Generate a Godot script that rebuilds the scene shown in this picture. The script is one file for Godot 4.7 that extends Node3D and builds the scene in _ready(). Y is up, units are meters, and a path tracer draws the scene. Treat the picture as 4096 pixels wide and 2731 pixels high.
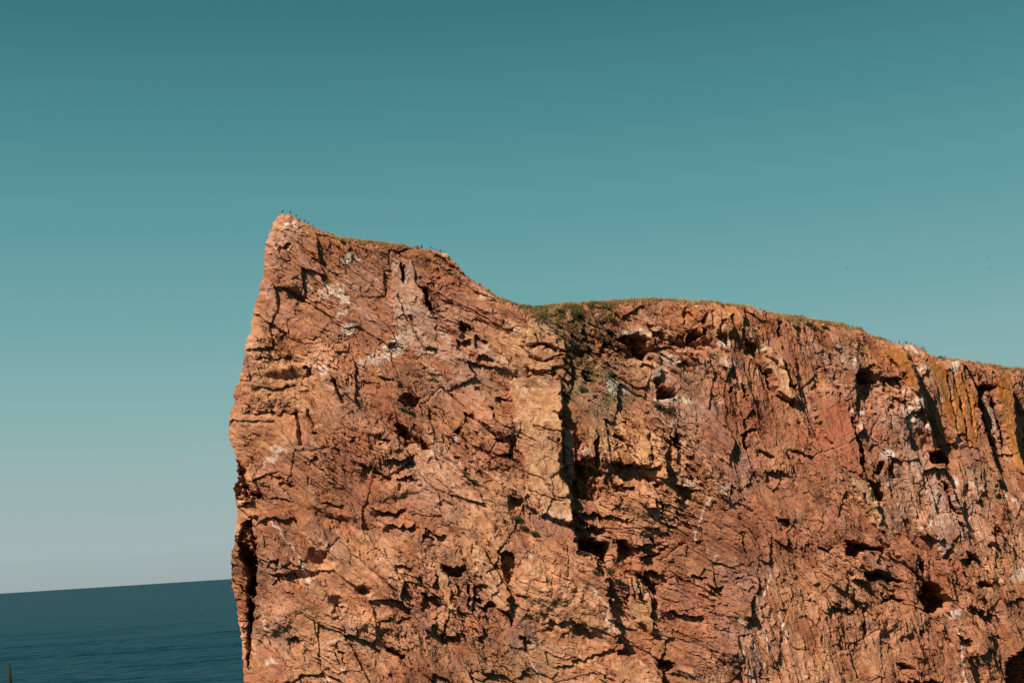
extends Node3D
# A sea stack seen from a headland. Cliff coordinates: u metres along the wall, v metres above the sea.

const COLS := 1280
const ROWS := 800
const WRAP := 9          # columns that turn round the left end of the rock
const BACK := 9          # rows that run back over the top
const DIST := 240.0
const YAW := 0.12
const LEAN := 0.10

# base colours of the rock (linear)
const PALETTE := [
	[0.305, 0.128, 0.069],  # mid
	[0.428, 0.214, 0.117],  # tan
	[0.231, 0.083, 0.051],  # red
	[0.221, 0.116, 0.093],  # mauve
	[0.488, 0.280, 0.160],  # pale
	[0.611, 0.505, 0.437],  # white
	[0.363, 0.138, 0.037],  # ochre
	[0.127, 0.091, 0.048],  # olive
	[0.372, 0.235, 0.182],  # greypink
	[0.363, 0.118, 0.071],  # rose
	[0.457, 0.246, 0.127],  # yellow
	[0.114, 0.052, 0.034],  # dark
	[0.259, 0.200, 0.166],  # grey
	[0.409, 0.144, 0.057],  # rust
]

# skyline and left outline of the rock, in cliff coordinates
const SKYLINE := [-40.53, 101.55, -40.26, 101.91, -39.82, 102.54, -38.9, 103.02, -38.52, 102.59, -37.61, 102.65, -37.19, 102.12, -36.63, 102.06, -36.03, 101.52, -34.92, 100.92, -33.51, 100.07, -32.27, 99.47, -31.16, 98.82, -30.3, 98.37, -29.66, 97.88, -27.02, 97.45, -24.69, 97.03, -22.56, 96.76, -20.74, 96.5, -18.74, 96.09, -16.92, 95.74, -15.39, 95.53, -13.21, 95.26, -11.22, 94.57, -10.4, 94.31, -9.7, 93.35, -8.79, 92.16, -7.56, 90.54, -6.6, 89.53, -5.3, 88.42, -4.03, 87.49, -3.37, 86.73, -2.28, 85.81, -0.78, 85.15, 0.51, 84.64, 1.42, 84.28, 3.39, 83.97, 5.95, 83.81, 7.64, 83.97, 9.34, 84.12, 12.77, 84.11, 16.04, 84.15, 18.6, 84.27, 22.07, 84.36, 25, 84.42, 28.11, 84.19, 31.55, 83.92, 33.3, 83.58, 35.38, 83.69, 37.65, 83.29, 40.29, 82.7, 42.05, 82.55, 43.62, 82.27, 44.47, 81.88, 46.27, 81.45, 48.2, 80.84, 49.97, 80.52, 52.53, 80.23, 53.68, 80.11, 54.36, 79.67, 55.64, 79.46, 57.28, 79.24, 58.91, 78.93, 60.17, 78.76, 61.15, 78.6, 62.13, 78.16, 63.12, 78.05, 64.3, 77.89, 65.1, 77.5, 65.76, 77.12, 66.08, 76.55, 66.66, 76.3, 67.64, 76.1, 68.33, 75.95, 69.4, 75.55, 70.34, 75.26, 71.06, 74.92, 72.03, 74.81, 74.54, 75.21, 75.26, 75.51, 76.14, 75.31, 77, 74.96, 77.87, 74.66, 78.59, 74.46, 79.06, 74.02, 79.52, 73.49, 80.38, 73.09, 81.73, 72.64, 83.17, 72.38, 84.73, 72.13, 86.49, 71.97, 89.94, 72.22, 91.74, 71.91, 93.55, 71.56, 95.41, 71.4, 97.25, 71.1, 101.76, 71.53, 105.27, 71.43, 115.03, 70.13, 130.82, 68.15]
const OUTLINE := [-40.53, 101.55, -40.85, 100.68, -41.57, 98.77, -42.16, 97.05, -42.27, 95.63, -42.37, 94.63, -42.57, 92.87, -42.69, 90.96, -43.43, 89.96, -43.28, 88.91, -43.85, 87.41, -44.3, 85.86, -44.49, 84.34, -44.85, 83.51, -44.7, 81.95, -45.26, 81.13, -45.92, 79.31, -46.02, 77.68, -46.22, 75.32, -46.78, 74.17, -46.75, 72.99, -47.38, 72.54, -47.86, 71.22, -47.8, 69.23, -48.48, 67.8, -48.78, 66.65, -48.67, 65.19, -48.81, 63.57, -48.53, 62.58, -48.05, 61.57, -47.62, 59.9, -47.48, 57.82, -47.67, 56.19, -48.21, 54.79, -47.98, 53.65, -47.67, 52.3, -47.5, 49.92, -47.81, 47.74, -47.92, 45.57, -48.5, 44.45, -48.63, 42.87, -48.54, 40.91, -48.52, 39, -48.14, 37.4, -47.76, 35.28, -47.51, 32.94, -47.18, 31, -47.09, 28.14, -46.93, 25.28, -46.81, 23.08, -46.72, 20.38, -46.48, 12.64]
# edge of the nearer buttress, from the saddle down
const BUTTRESS := [1.16912, 83.9123, 4.41278, 80.5602, 6.91126, 78.6463, 9.93261, 74.9194, 8.90638, 70.962, 8.03114, 66.5937, 6.98712, 53.6539, 8.33624, 51.0194, 8.24815, 45.1069, 9.02397, 42.9639, 8.95505, 40.8808, 10.9663, 39.5076, 13.2345, 36.0482, 13.7814, 32.3071, 14.7089, 28.1605, 14.9288, 25.7109, 15.1476, 23.2734, 20.7652, 20.4689, 21.3133, 17.2276]
# steps by which the wall draws back to the right: line from the brim down, drop, width
const TERRACES := [
	[[72.03, 74.48, 72.67, 73.19, 73.61, 69.74, 74.3, 66.35, 75.23, 61.54, 76.11, 57.13, 77.62, 50.21, 79.54, 41.1], 4, 2.2],
	[[86.59, 72.55, 86.94, 71.33, 88.13, 67.68, 88.61, 66.22, 88.86, 60.45, 89.64, 55.19, 90.01, 45.23], 3.2, 1.5],
	[[97.71, 71, 98.11, 67.26, 97.87, 60.11, 97.29, 54.7, 97.45, 49.77, 97.32, 40.24], 4.5, 1.6],
]
const FOOT := [16.7850, -0.08057]
const RIGHT_END := 118.55

# P polygon: points, depth, slope u, slope v, smoothness, colour, mix, raggedness, label   O overhang: points, depth, reach
# C crack: points, depth, width   V vein: points, width, colour, mix   K stain: centre, radii, turn, colour, mix   B bulge or hollow: centre, radii, turn, depth, smoothness
const FEATURES := [
	["K",[40.82,38.95],26.226,17.766,-0.349066,2,0.4],
	["K",[70.59,32.79],17.766,17.766,-1.0472,2,0.4],
	["K",[49.9,58.12],17.766,9.306,-0.698132,2,0.25],
	["K",[-38.33,91.38],5.076,9.729,0,8,0.35],
	["K",[-33.92,95.76],2.538,5.076,-1.0472,13,0.25],
	["K",[-40.89,69.31],10.152,10.998,0,1,0.6],
	["K",[-38.66,75.75],7.614,2.538,-0.0872665,1,0.5],
	["K",[-24.21,88.48],4.653,7.614,0,3,0.5],
	["K",[-25.74,81.79],6.345,4.23,0,3,0.4],
	["K",[-34.21,84.42],5.922,5.076,-0.523599,0,0.4],
	["K",[-28.72,55.79],9.729,6.768,-0.349066,2,0.45],
	["K",[-20.56,51.07],7.191,4.653,0.261799,2,0.45],
	["K",[-35.1,49.85],10.998,2.961,-0.261799,0,0.5],
	["K",[-33.56,31.32],12.69,10.998,0,1,0.45],
	["K",[-25.09,40.94],10.998,3.807,-0.349066,1,0.5],
	["K",[-41.49,37.9],5.076,10.998,0,3,0.35],
	["K",[-12.13,52.67],5.499,10.998,0.872665,8,0.4],
	["K",[-5.98,50.18],5.499,5.076,-0.523599,1,0.6],
	["K",[-10.66,81.08],6.768,8.46,-0.698132,3,0.4],
	["K",[-3.89,85.29],5.922,2.538,-0.872665,1,0.5],
	["K",[1.25,76.02],5.076,6.345,-0.523599,10,0.6],
	["K",[-7.66,72.01],7.614,5.499,0,8,0.45],
	["K",[-4.5,67.39],5.499,6.768,-1.0472,0,0.4],
	["K",[-2.53,37.46],13.959,7.191,-0.488692,1,0.65],
	["K",[5.33,30.81],9.729,7.614,-0.523599,1,0.6],
	["K",[6.77,21.42],10.998,3.807,0.174533,1,0.5],
	["K",[-3.38,23.3],6.768,4.653,0,7,0.35],
	["K",[-11.51,23.84],7.191,3.807,0,7,0.25],
	["K",[-8.94,33.77],8.46,5.076,-0.698132,3,0.35],
	["K",[11.28,80.15],9.729,3.384,-0.261799,7,0.9],
	["K",[14.04,75.49],8.46,4.653,-0.523599,7,0.85],
	["K",[11.94,71.09],6.345,6.345,-0.523599,7,0.75],
	["K",[15.48,65.57],5.499,5.922,-0.872665,7,0.7],
	["K",[16.39,77.19],6.768,5.076,-0.610865,11,0.6],
	["K",[14.12,59.47],1.692,5.499,-0.174533,7,0.7],
	["K",[22.22,72.39],5.499,2.961,-0.349066,10,0.5],
	["K",[17.53,58.41],6.345,7.191,-1.0472,10,0.55],
	["K",[22.62,56.39],6.345,5.922,-1.0472,10,0.5],
	["K",[29.9,63.5],7.191,6.345,-1.0472,8,0.4],
	["K",[28.5,72.55],6.345,4.23,-0.174533,8,0.35],
	["K",[32.31,74.65],6.345,2.115,-0.174533,13,0.3],
	["K",[20.11,47.45],7.191,5.076,-0.349066,1,0.5],
	["K",[28.98,49.08],5.076,5.499,-1.0472,10,0.45],
	["K",[39.2,61.72],2.538,8.037,-1.39626,2,0.6],
	["K",[39.17,52.88],8.037,5.076,-0.698132,3,0.45],
	["K",[46.8,51.61],7.614,6.345,-0.698132,0,0.4],
	["K",[34.19,39.35],10.152,7.191,-0.349066,11,0.45],
	["K",[38.01,33.61],7.614,5.076,-0.174533,3,0.45],
	["K",[28.63,27.15],9.306,7.614,-0.349066,2,0.35],
	["K",[37.86,24.04],8.46,6.345,-0.349066,3,0.5],
	["K",[46.57,30.1],6.768,5.922,-0.349066,1,0.5],
	["K",[43.28,21.17],7.614,4.653,-1.0472,1,0.4],
	["K",[28.15,22.26],8.037,3.807,-0.174533,11,0.4],
	["K",[52.06,19.27],6.345,4.653,-0.349066,1,0.55],
	["K",[56.68,59.19],4.653,8.037,-0.959931,9,0.6],
	["K",[60.89,69.09],6.768,4.653,-0.523599,3,0.5],
	["K",[67.55,59.7],7.191,7.191,-1.0472,3,0.4],
	["K",[70.41,48.27],7.191,8.46,-1.13446,8,0.5],
	["K",[82.4,43.27],6.768,9.306,-1.13446,8,0.4],
	["K",[87.97,50],5.499,4.653,-1.13446,7,0.4],
	["K",[62.42,26.89],8.46,6.345,-0.174533,1,0.45],
	["K",[68.67,20.06],7.191,6.345,-1.0472,2,0.5],
	["K",[79.24,23.52],6.768,4.653,-0.523599,0,0.4],
	["K",[85.32,34.07],5.499,6.345,-1.0472,1,0.35],
	["K",[57.45,72.89],5.499,2.538,-0.349066,8,0.4],
	["K",[67.37,72.67],3.384,1.692,-0.698132,6,0.4],
	["K",[35.62,80.49],5.499,2.115,-0.174533,1,0.5],
	["K",[32.05,81.54],1.0575,1.9035,-1.5708,6,0.7],
	["K",[38.43,80.85],2.961,2.115,-0.872665,6,0.45],
	["K",[45.69,78.77],2.115,1.692,-0.872665,6,0.5],
	["K",[42.36,78.41],2.538,2.538,-0.698132,10,0.4],
	["K",[-30.21,89.66],2.115,2.538,0,10,0.45],
	["K",[-20.8,86.97],1.692,5.076,-1.39626,6,0.2],
	["K",[24.67,80.01],3.384,2.115,-0.349066,8,0.4],
	["K",[61.76,46.46],2.961,4.23,-1.0472,10,0.4],
	["K",[-27.56,94.2],0.71064,1.5228,-1.22173,5,0.648],
	["K",[-30.04,88.29],3.0456,1.31976,0.139626,5,0.54],
	["K",[-28.93,86.66],1.31976,1.21824,0,5,0.576],
	["K",[-28.15,84.14],1.11672,2.0304,-1.39626,5,0.54],
	["K",[-28.4,81.47],1.5228,1.31976,0,5,0.504],
	["K",[-26.15,93.68],0.45684,0.35532,0,5,0.648],
	["K",[-38.34,101],0.81216,0.60912,0,5,0.576],
	["K",[-37.35,100.83],1.11672,0.5076,-0.349066,5,0.504],
	["K",[-39.1,99.42],0.91368,0.40608,0.698132,5,0.432],
	["K",[-39.95,96],0.71064,0.40608,-0.523599,5,0.576],
	["K",[-34.95,89.19],0.81216,0.5076,-0.349066,5,0.432],
	["K",[-17.63,80.07],3.0456,0.91368,0.349066,5,0.504],
	["K",[-19.89,77.5],3.5532,1.31976,0.261799,5,0.504],
	["K",[-23.82,75.47],3.0456,1.0152,0.261799,5,0.396],
	["K",[-15.09,79.05],2.0304,0.81216,0.349066,5,0.36],
	["K",[-21.13,78.67],2.0304,0.71064,0.436332,5,0.54],
	["K",[-11.62,79.11],1.5228,0.71064,-1.0472,5,0.36],
	["K",[-34.45,75.33],0.71064,0.5076,0,5,0.648],
	["K",[-32.78,74.37],1.0152,1.0152,0,5,0.36],
	["K",[-40.43,60.69],1.31976,0.71064,-0.349066,5,0.576],
	["K",[-41.5,59.05],1.72584,1.31976,-0.174533,5,0.396],
	["K",[-42.75,58.27],1.31976,0.91368,0,5,0.36],
	["K",[-14.79,58.58],1.21824,0.71064,0,5,0.504],
	["K",[-10.89,60.71],0.81216,0.91368,-0.872665,5,0.504],
	["K",[-1.04,61],0.5076,0.91368,-1.39626,5,0.648],
	["K",[0.5,58.44],0.60912,0.45684,0,5,0.612],
	["K",[4.56,69.83],0.91368,0.81216,0,5,0.432],
	["K",[1.65,68.64],1.0152,1.31976,-1.0472,5,0.288],
	["K",[5.57,46.95],2.538,1.21824,-0.174533,5,0.432],
	["K",[0.55,40.57],1.0152,0.45684,-0.349066,5,0.504],
	["K",[13.39,38.95],2.0304,0.5076,-0.523599,5,0.432],
	["K",[3.49,76.81],1.31976,0.5076,0.349066,5,0.288],
	["K",[0.57,79.2],0.91368,0.5076,0,5,0.36],
	["K",[-4.96,85.8],0.71064,0.45684,-0.349066,5,0.576],
	["K",[8.75,82.09],0.40608,0.2538,0,5,0.648],
	["K",[15.36,81.75],0.40608,0.2538,0,5,0.72],
	["K",[20.94,78.35],3.0456,0.5076,0.0872665,5,0.432],
	["K",[24.04,77.98],2.0304,0.71064,-0.261799,5,0.396],
	["K",[17.27,68.82],2.538,1.21824,-0.261799,5,0.396],
	["K",[27.45,65.98],3.0456,0.45684,-0.0872665,5,0.576],
	["K",[30.11,65.72],1.5228,0.60912,-0.174533,5,0.432],
	["K",[37.45,75.82],0.81216,1.21824,-1.22173,5,0.612],
	["K",[37.84,75.12],0.81216,0.71064,0,5,0.648],
	["K",[27.64,73.04],2.0304,1.0152,-0.872665,5,0.36],
	["K",[37.08,72.18],2.538,1.0152,-0.349066,5,0.288],
	["K",[44.76,74.64],0.60912,0.91368,-1.39626,5,0.72],
	["K",[33.69,82.87],0.81216,0.40608,-0.174533,5,0.648],
	["K",[43.84,70.55],0.60912,1.5228,-1.22173,5,0.432],
	["K",[20.94,83.71],0.40608,0.2538,0,5,0.648],
	["K",[60.94,71.41],2.0304,0.5076,-0.174533,5,0.504],
	["K",[62.24,71.84],0.71064,0.5076,0,5,0.648],
	["K",[75.52,74.35],2.538,0.71064,-0.349066,5,0.468],
	["K",[78.15,74.08],1.21824,0.60912,-0.523599,5,0.504],
	["K",[72.54,73.05],0.60912,0.71064,0,5,0.576],
	["K",[84.83,71.35],0.81216,1.21824,-1.0472,5,0.648],
	["K",[84.35,70.14],1.21824,0.71064,-0.349066,5,0.612],
	["K",[79.55,72.61],0.71064,1.0152,-1.22173,5,0.432],
	["K",[72.64,63.23],1.5228,2.538,-1.0472,5,0.54],
	["K",[72.67,60],1.31976,2.0304,-1.0472,5,0.504],
	["K",[72.33,66.02],0.60912,1.31976,-1.22173,5,0.576],
	["K",[78.17,70.71],0.5076,3.0456,-1.309,5,0.396],
	["K",[80.7,64.45],0.60912,0.5076,-0.523599,5,0.576],
	["K",[60.99,62.43],1.0152,0.60912,-0.523599,5,0.648],
	["K",[62.42,62.16],1.0152,0.5076,-0.349066,5,0.576],
	["K",[62.21,59.89],0.60912,1.5228,-1.39626,5,0.648],
	["K",[67.58,59.93],1.11672,0.5076,0,5,0.648],
	["K",[66.12,60.21],0.71064,0.45684,0,5,0.576],
	["K",[75.65,59.21],1.5228,0.5076,0,5,0.576],
	["K",[83.46,56.32],1.5228,0.71064,-0.523599,5,0.288],
	["K",[66.04,54.31],0.71064,1.21824,-1.39626,5,0.576],
	["K",[66.81,54.5],0.60912,0.71064,0,5,0.648],
	["K",[66.33,49.35],0.60912,0.5076,0,5,0.576],
	["K",[80.89,48.88],1.31976,0.81216,-0.698132,5,0.432],
	["K",[84.65,47.79],3.0456,0.71064,-0.523599,5,0.288],
	["K",[92.3,45.18],2.0304,0.5076,-0.349066,5,0.36],
	["K",[75.55,25.95],0.71064,2.0304,-1.309,5,0.432],
	["K",[81.9,35.17],2.538,0.40608,-0.0872665,5,0.36],
	["K",[90.19,31.53],0.91368,4.0608,-1.39626,5,0.432],
	["K",[72.92,41.45],1.0152,4.0608,-1.39626,5,0.324],
	["K",[-32.02,28.81],0.40608,1.31976,-1.39626,5,0.504],
	["K",[-33.4,22.56],0.81216,0.40608,0,5,0.648],
	["K",[-42.11,26.33],0.91368,1.11672,-1.22173,5,0.504],
	["K",[-30.54,24.33],0.40608,0.81216,-1.22173,5,0.576],
	["K",[13.82,27.82],0.60912,0.81216,0,5,0.504],
	["K",[32.79,38.59],0.60912,0.2538,0,5,0.648],
	["K",[35.28,50.03],0.30456,1.0152,-1.0472,5,0.432],
	["K",[29.62,51.21],1.31976,0.81216,-0.349066,5,0.432],
	["K",[28.68,48.24],0.71064,0.5076,0,5,0.504],
	["K",[-41.22,51.88],0.5076,0.30456,0,5,0.432],
	["K",[-46.93,52.63],0.71064,0.40608,0,5,0.576],
	["K",[-9.94,95.45],0.5076,0.2538,0,5,0.72],
	["K",[-10.44,94.22],0.71064,0.2538,0,5,0.72],
	["V",[35.27,28.07,36.78,26.18,37.47,22.05,38.72,19.86],0.16,5,0.5],
	["V",[41.99,35.35,39.13,29.22],0.16,5,0.5],
	["V",[39.28,27.79,39.84,22.04],0.16,5,0.5],
	["V",[42.47,28.83,43.51,23.18],0.16,5,0.5],
	["V",[34.03,50.97,37.03,46.68],0.16,5,0.5],
	["V",[32.82,48.56,30.84,45.53,29.22,41.06],0.16,5,0.5],
	["V",[10.2,35,12.65,31.56,12.9,26.66],0.16,5,0.5],
	["V",[-0.86,24.34,1.21,20.98,1.26,19.74],0.16,5,0.5],
	["V",[-41.89,49,-38.12,43.81,-36.01,38.36],0.16,5,0.5],
	["V",[-43.96,34.83,-42.63,30.33],0.16,5,0.5],
	["V",[75.21,23.82,75.13,13.99],0.16,5,0.5],
	["V",[35.09,22.59,36.68,17.12],0.16,5,0.5],
	["V",[55.19,25.72,56.06,25.23],0.16,5,0.5],
	["B",[-33.87,42.11],2.538,1.9035,-0.698132,-2.4,0],
	["B",[-27.09,36.48],1.692,1.0152,-0.174533,-2.6,0],
	["B",[-31.43,34.81],1.9035,1.1844,-0.349066,-1.6,0],
	["B",[-37.2,39.66],3.384,0.9306,-0.0872665,-1.6,0],
	["B",[-39.97,73.18],6.345,1.0998,-0.0523599,-0.8,0],
	["B",[-39.52,74.91],4.653,1.269,0,0.7,0],
	["B",[-40.89,69.31],5.499,2.538,0,0.8,0],
	["B",[-36.27,87.67],2.961,1.692,-0.698132,-1.6,0],
	["B",[-22.16,52.85],7.191,2.538,0.174533,1.2,0],
	["B",[-28.99,47.4],10.998,1.692,-0.349066,-1.2,0],
	["B",[-25.45,31.18],5.499,2.115,-0.0872665,1.5,0],
	["B",[-41.59,32.66],3.807,5.922,-1.22173,1,0],
	["B",[12.1,73.32],4.653,6.345,-0.523599,-1.2,0],
	["B",[22.45,75.09],2.961,2.538,-0.523599,-3,0],
	["B",[3.41,32.98],10.998,5.922,-0.523599,2.2,0],
	["B",[25.89,44.11],8.46,3.807,-0.349066,-1,0],
	["B",[44.76,53.92],6.768,5.076,-0.698132,1.2,0],
	["B",[64.46,66.23],4.653,3.807,-0.523599,-2.8,0],
	["B",[74.09,55.82],5.076,3.807,-1.0472,-1.5,0],
	["B",[64.61,25.46],6.345,3.807,-0.261799,1.8,0],
	["B",[78.53,19.27],6.768,5.076,-0.872665,1.5,0],
	["B",[34.66,22.62],9.729,4.653,-0.174533,1,0],
	["B",[52.58,41.7],4.653,5.076,-0.698132,1,0],
	["B",[38.24,79.01],4.653,2.961,-0.174533,1,0],
	["B",[31.04,75.62],6.768,1.692,-0.139626,-2,0],
	["B",[20.47,51.73],13.959,18.189,-1.309,0,1],
	["B",[29.64,75.22],13.959,5.076,-0.174533,0,0.7],
	["B",[-5.87,59.55],5.499,12.69,-1.13446,0,1],
	["B",[-9.08,86.44],9.729,7.191,-0.698132,0,0.5],
	["B",[-12.28,32.76],8.037,14.805,-1.309,0,0.8],
	["B",[67.07,63.39],8.037,8.46,-1.0472,0,0.7],
	["B",[77.11,42.12],13.959,14.805,-1.0472,0,0.6],
	["B",[59.87,32.62],9.306,8.46,-0.174533,0,0.4],
	["B",[14.48,75.47],8.46,9.729,-1.0472,0,0.9],
	["B",[88.12,64.3],8.46,6.345,-1.0472,0,0.3],
	["B",[-21.8,61.78],6.768,5.499,-0.523599,0,0.5],
	["B",[-33.28,87.53],5.922,5.076,-0.349066,0,0.4],
	["B",[26.49,27.3],10.998,10.152,-0.698132,0,0.35],
	["B",[-46.88,41.49],2.115,14.382,-0.0523599,0,2.2],
	["B",[-39.74,64.08],8.037,8.883,0,0,-0.35],
	["B",[-26.96,46.44],11.421,8.46,-0.349066,0,-0.35],
	["B",[5.01,32.06],10.998,10.152,-0.523599,0,-0.45],
	["B",[-34.47,27.39],11.844,8.46,0,0,-0.2],
	["B",[-36,99.07],7.191,3.807,-0.349066,0,-0.35],
	["B",[43.51,50.9],8.037,5.499,-0.523599,0,-0.25],
	["B",[-16.44,49.98],4.653,8.883,-0.872665,0,-0.3],
	["B",[-26.8,88.6],5.076,5.499,0,0,-0.3],
	["P",[-0.99,70.65,1.82,71.17,4.34,71.22,7.94,70.19,8.13,67,7.74,60.25,7.37,53.68,8.65,51.15,8.4,45.29,5.52,46.11,3.37,47.29,1.29,52.28,0,57.27,-0.94,60.6,-1.37,65.69],1.2,0,0,0.74,4,0.6,0.35,"tall pale tan slab beside the deep shaded recess"],
	["P",[2.36,81.96,4.45,81.96,7.33,79.37,9.93,75.63,8.34,75.27,7.04,76.19,4.58,76.85,2.57,76.86],0.9,0,0,0.7,4,0.6,0.35,"pinkish slab at the shoulder of the saddle"],
	["P",[2.73,76.58,4.78,76.48,7.83,75.52,8.29,74.6,5.54,74.02,3.6,74.47],0.8,0,0,0.75,10,0.6,0.35,"yellowish tilted block under the shoulder slab"],
	["P",[1.31,72.71,4.6,73.8,8.56,74.05,8.94,72.98,5.74,71.82,2.57,72.07],0.9,0,0,0.65,10,0.5,0.35,"broad split block below the yellowish blocks"],
	["P",[-20.5,94.73,-17.07,93.2,-15.55,88.1,-14.81,85.11,-13.39,83.01,-12.65,75.81,-17.39,75.6,-19.87,77.94,-20.41,86.04],0.4,0,0,0.55,8,0.65,0.35,"grey pink slab beside the dark slot"],
	["P",[7.9,62.43,9.18,61.49,9.29,58.86,9.63,57.53,9.59,54.07,7.4,53.55],0.6,0,0,0.4,8,0.5,0.35,""],
	["P",[-9.08,43,-7.85,42.76,-6.04,40.16,-4.41,37.17,-3.34,34.23,-3.19,31.2,-5.32,32.11,-6.47,33.61,-7.55,36.55,-8.68,38.67],1.6,0,0,0.65,4,0.5,0.35,"pale blade-shaped slab in the lower middle"],
	["P",[-16.01,41.2,-14.81,40.3,-12.88,37.29,-12.47,33.18,-11.53,31.49,-12.75,31.57,-14.23,34.92,-15.31,38.27],0.9,0,0,0.7,10,0.6,0.35,"narrow orange slab left of the blade-shaped slab"],
	["P",[16.59,36.24,19.11,35.66,20.63,33.48,20.6,30.16,20.54,26.54,18.44,27.84,16.54,30.43],1.4,0,0,0.65,10,0.6,0.35,"orange tan cracked slab near the gully"],
	["P",[14.31,23.62,19.71,22.84,21.18,20.3,21.58,17.65,13.91,17.74,12.5,21.03],1.6,0,0,0.6,1,0.6,0.35,"smooth slab at the foot of the gully"],
	["P",[68.08,74.53,72.1,73.58,73.2,70.45,73.97,67.62,73.97,64.91,72.52,65.88,71.37,68.56,69.03,71.47],1.4,0,0,0.8,6,0.85,0.35,"ochre lichen slab left of the dark cleft"],
	["P",[78.18,74.22,79.98,72.61,82.52,70.02,82.79,67.27,82.85,64.3,83.29,57.93,81.82,59.25,80.12,64.17,79.11,68.39,78.31,72.29],0.6,0,0,0.85,6,0.9,0.35,"ochre lichen slab right of the dark cleft"],
	["P",[82.69,70.07,84.12,69.76,86.21,69.64,87.88,66.23,87.86,59.52,87.03,54.79,83.85,55.37,83.29,57.93,82.85,64.3],0.4,0,0,0.6,6,0.8,0.35,"ribbed ochre wall of narrow upright bands"],
	["P",[94.12,68.83,97.9,69.6,98.58,66.45,97.92,59.77,97.28,54.85,96.87,49.79,95.33,50.34,95.31,54.91,95.38,60.74,94.63,65.42],1.2,0,0,0.8,6,0.9,0.35,"bright ochre upright slab near the frame edge"],
	["P",[91.64,66.98,92.86,67.31,93.26,64.6,93.85,59.7,93.63,55.3,92.76,55.32,92.28,60.71],0.6,0,0,0.4,8,0.6,0.35,"thin pale rib between dark clefts"],
	["P",[52.81,66.59,55.93,64.66,59.56,62.71,60.05,59.06,61.03,55.41,60.88,50.72,58.57,51.49,56.83,52.91,55.75,55.63,53.93,60.2],0.9,0,0,0.72,9,0.7,0.35,"smooth red slab on the right-hand wall"],
	["P",[57.57,51.23,60.76,49.83,63.03,48.61,63.09,45.51,63.32,40.21,61.22,42.52,59.72,45.68,58.64,48.38],1.3,0,0,0.72,10,0.6,0.35,"pale wedge slab below the red slab"],
	["P",[45.32,75.08,46.02,74.6,47.71,73.31,48.43,72.13,48.78,70.65,48.71,68.05,49.5,66.3,49.76,65.33,50.08,64.01,48.3,65.3,46.82,66.31,46.35,67.96,45.65,70.08,44.66,72.08,44.82,73.54],1.6,0,0,0.8,4,0.7,0.35,"thin leaning tan slab high on the right-hand wall"],
	["P",[72.76,49.06,75.17,49.41,76.63,48.89,77.24,46.15,77.25,43.01,78.22,39.38,74.61,36.05,73.26,38.77,72.57,44.14],1,0,0,0.45,8,0.6,0.35,"grey pink upright rib"],
	["P",[55.02,37.01,56.62,36.61,57.73,35.77,58.36,32.29,56.18,33.29,55.01,35.08],1.8,0,0,0.55,1,0.6,0.35,"orange block between the black overhangs"],
	["P",[58.64,37.22,60.07,37.57,62.75,36.11,63.85,33.66,60.08,34.11,59.28,35.24],1,0,0,0.5,8,0.5,0.35,""],
	["P",[35.33,82.72,39.67,81.65,39.25,77.59,35.71,76.8,35.44,79.57],1,0,0,0.5,10,0.5,0.35,"tan block under the grassy brim"],
	["P",[23.88,71.45,25.72,71.54,26,70.18,24.46,69.94],1.2,0,0,0.6,12,0.8,0.35,""],
	["P",[10.26,57.85,11.62,58.04,12.98,57.66,12.89,56.49,10.85,56.47],1.4,0,0,0.5,12,0.7,0.35,""],
	["P",[-46.15,50.29,-41.24,50.84,-38.79,50.48,-38,48.98,-44.13,49.14],1,0,0,0.5,9,0.4,0.35,""],
	["P",[21.32,61.73,22.64,61.66,22.69,57.26,22.05,54.89,21.2,55.16,20.59,58.25],0.8,0,0,0.6,10,0.5,0.35,""],
	["P",[26.63,61.89,27.47,61.4,27.53,54.81,26.48,55.3],0.6,0,0,0.6,10,0.4,0.35,""],
	["P",[19.82,54.36,22.43,54.22,25.8,52.73,26.04,50.55,28.02,48.27,26.28,48.37,24.38,51.51],0.8,0,0,0.3,1,0.4,0.35,""],
	["P",[-15.66,88.47,-14.37,88.18,-13.67,87.24,-13.29,85.13,-12.82,84.07,-14.19,83.63,-14.81,85.2,-15.33,87.13],-5,0,0,0,-1,0,0.3,""],
	["P",[-18.68,93.27,-18.18,92.79,-17.84,90.48,-18.21,88.9,-18.83,89.61],-2.5,0,0,0,-1,0,0.3,""],
	["P",[-30.03,91.38,-29.04,91.43,-29.66,90.86],-1.3,0,0,0,-1,0,0.3,""],
	["P",[-20.52,68.26,-18.94,69.5,-16.42,68.48,-16.92,66.96,-19.47,67.1],-3,0,0,0,-1,0,0.3,""],
	["P",[-20.87,64.03,-20.01,64.28,-16.75,61.7,-16.38,60.6,-19.29,61.42,-20.53,62.14],-3,0,0,0,-1,0,0.3,""],
	["P",[-47.46,59.38,-46.24,58.47,-45.87,55.5,-44.87,54.18,-43.04,53.45,-43.67,52.44,-45.72,52.14,-47.95,52.9,-48.54,54.81],-8,0,0,0,-1,0,0.3,""],
	["P",[-46.04,49.42,-44.98,49.56,-44.62,46.77,-43.92,42.21,-44.53,39.11,-44.91,35.66,-45.25,31.83,-45.5,28.22,-46.11,24.64,-46.48,26.63,-46.21,31.89,-45.89,34.75,-46.12,37.67,-46.11,41.57,-47.19,42.41,-47.36,44.59,-47.54,46.57,-46.78,48.88],-4,0,0,0,-1,0,0.3,""],
	["P",[-6.83,69.93,-6.02,69.8,-6.47,68.71],-1.3,0,0,0,-1,0,0.3,""],
	["P",[-10.91,62.01,-10.57,62.77,-8.71,63.31,-10.19,61.84],-2.5,0,0,0,-1,0,0.3,""],
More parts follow.
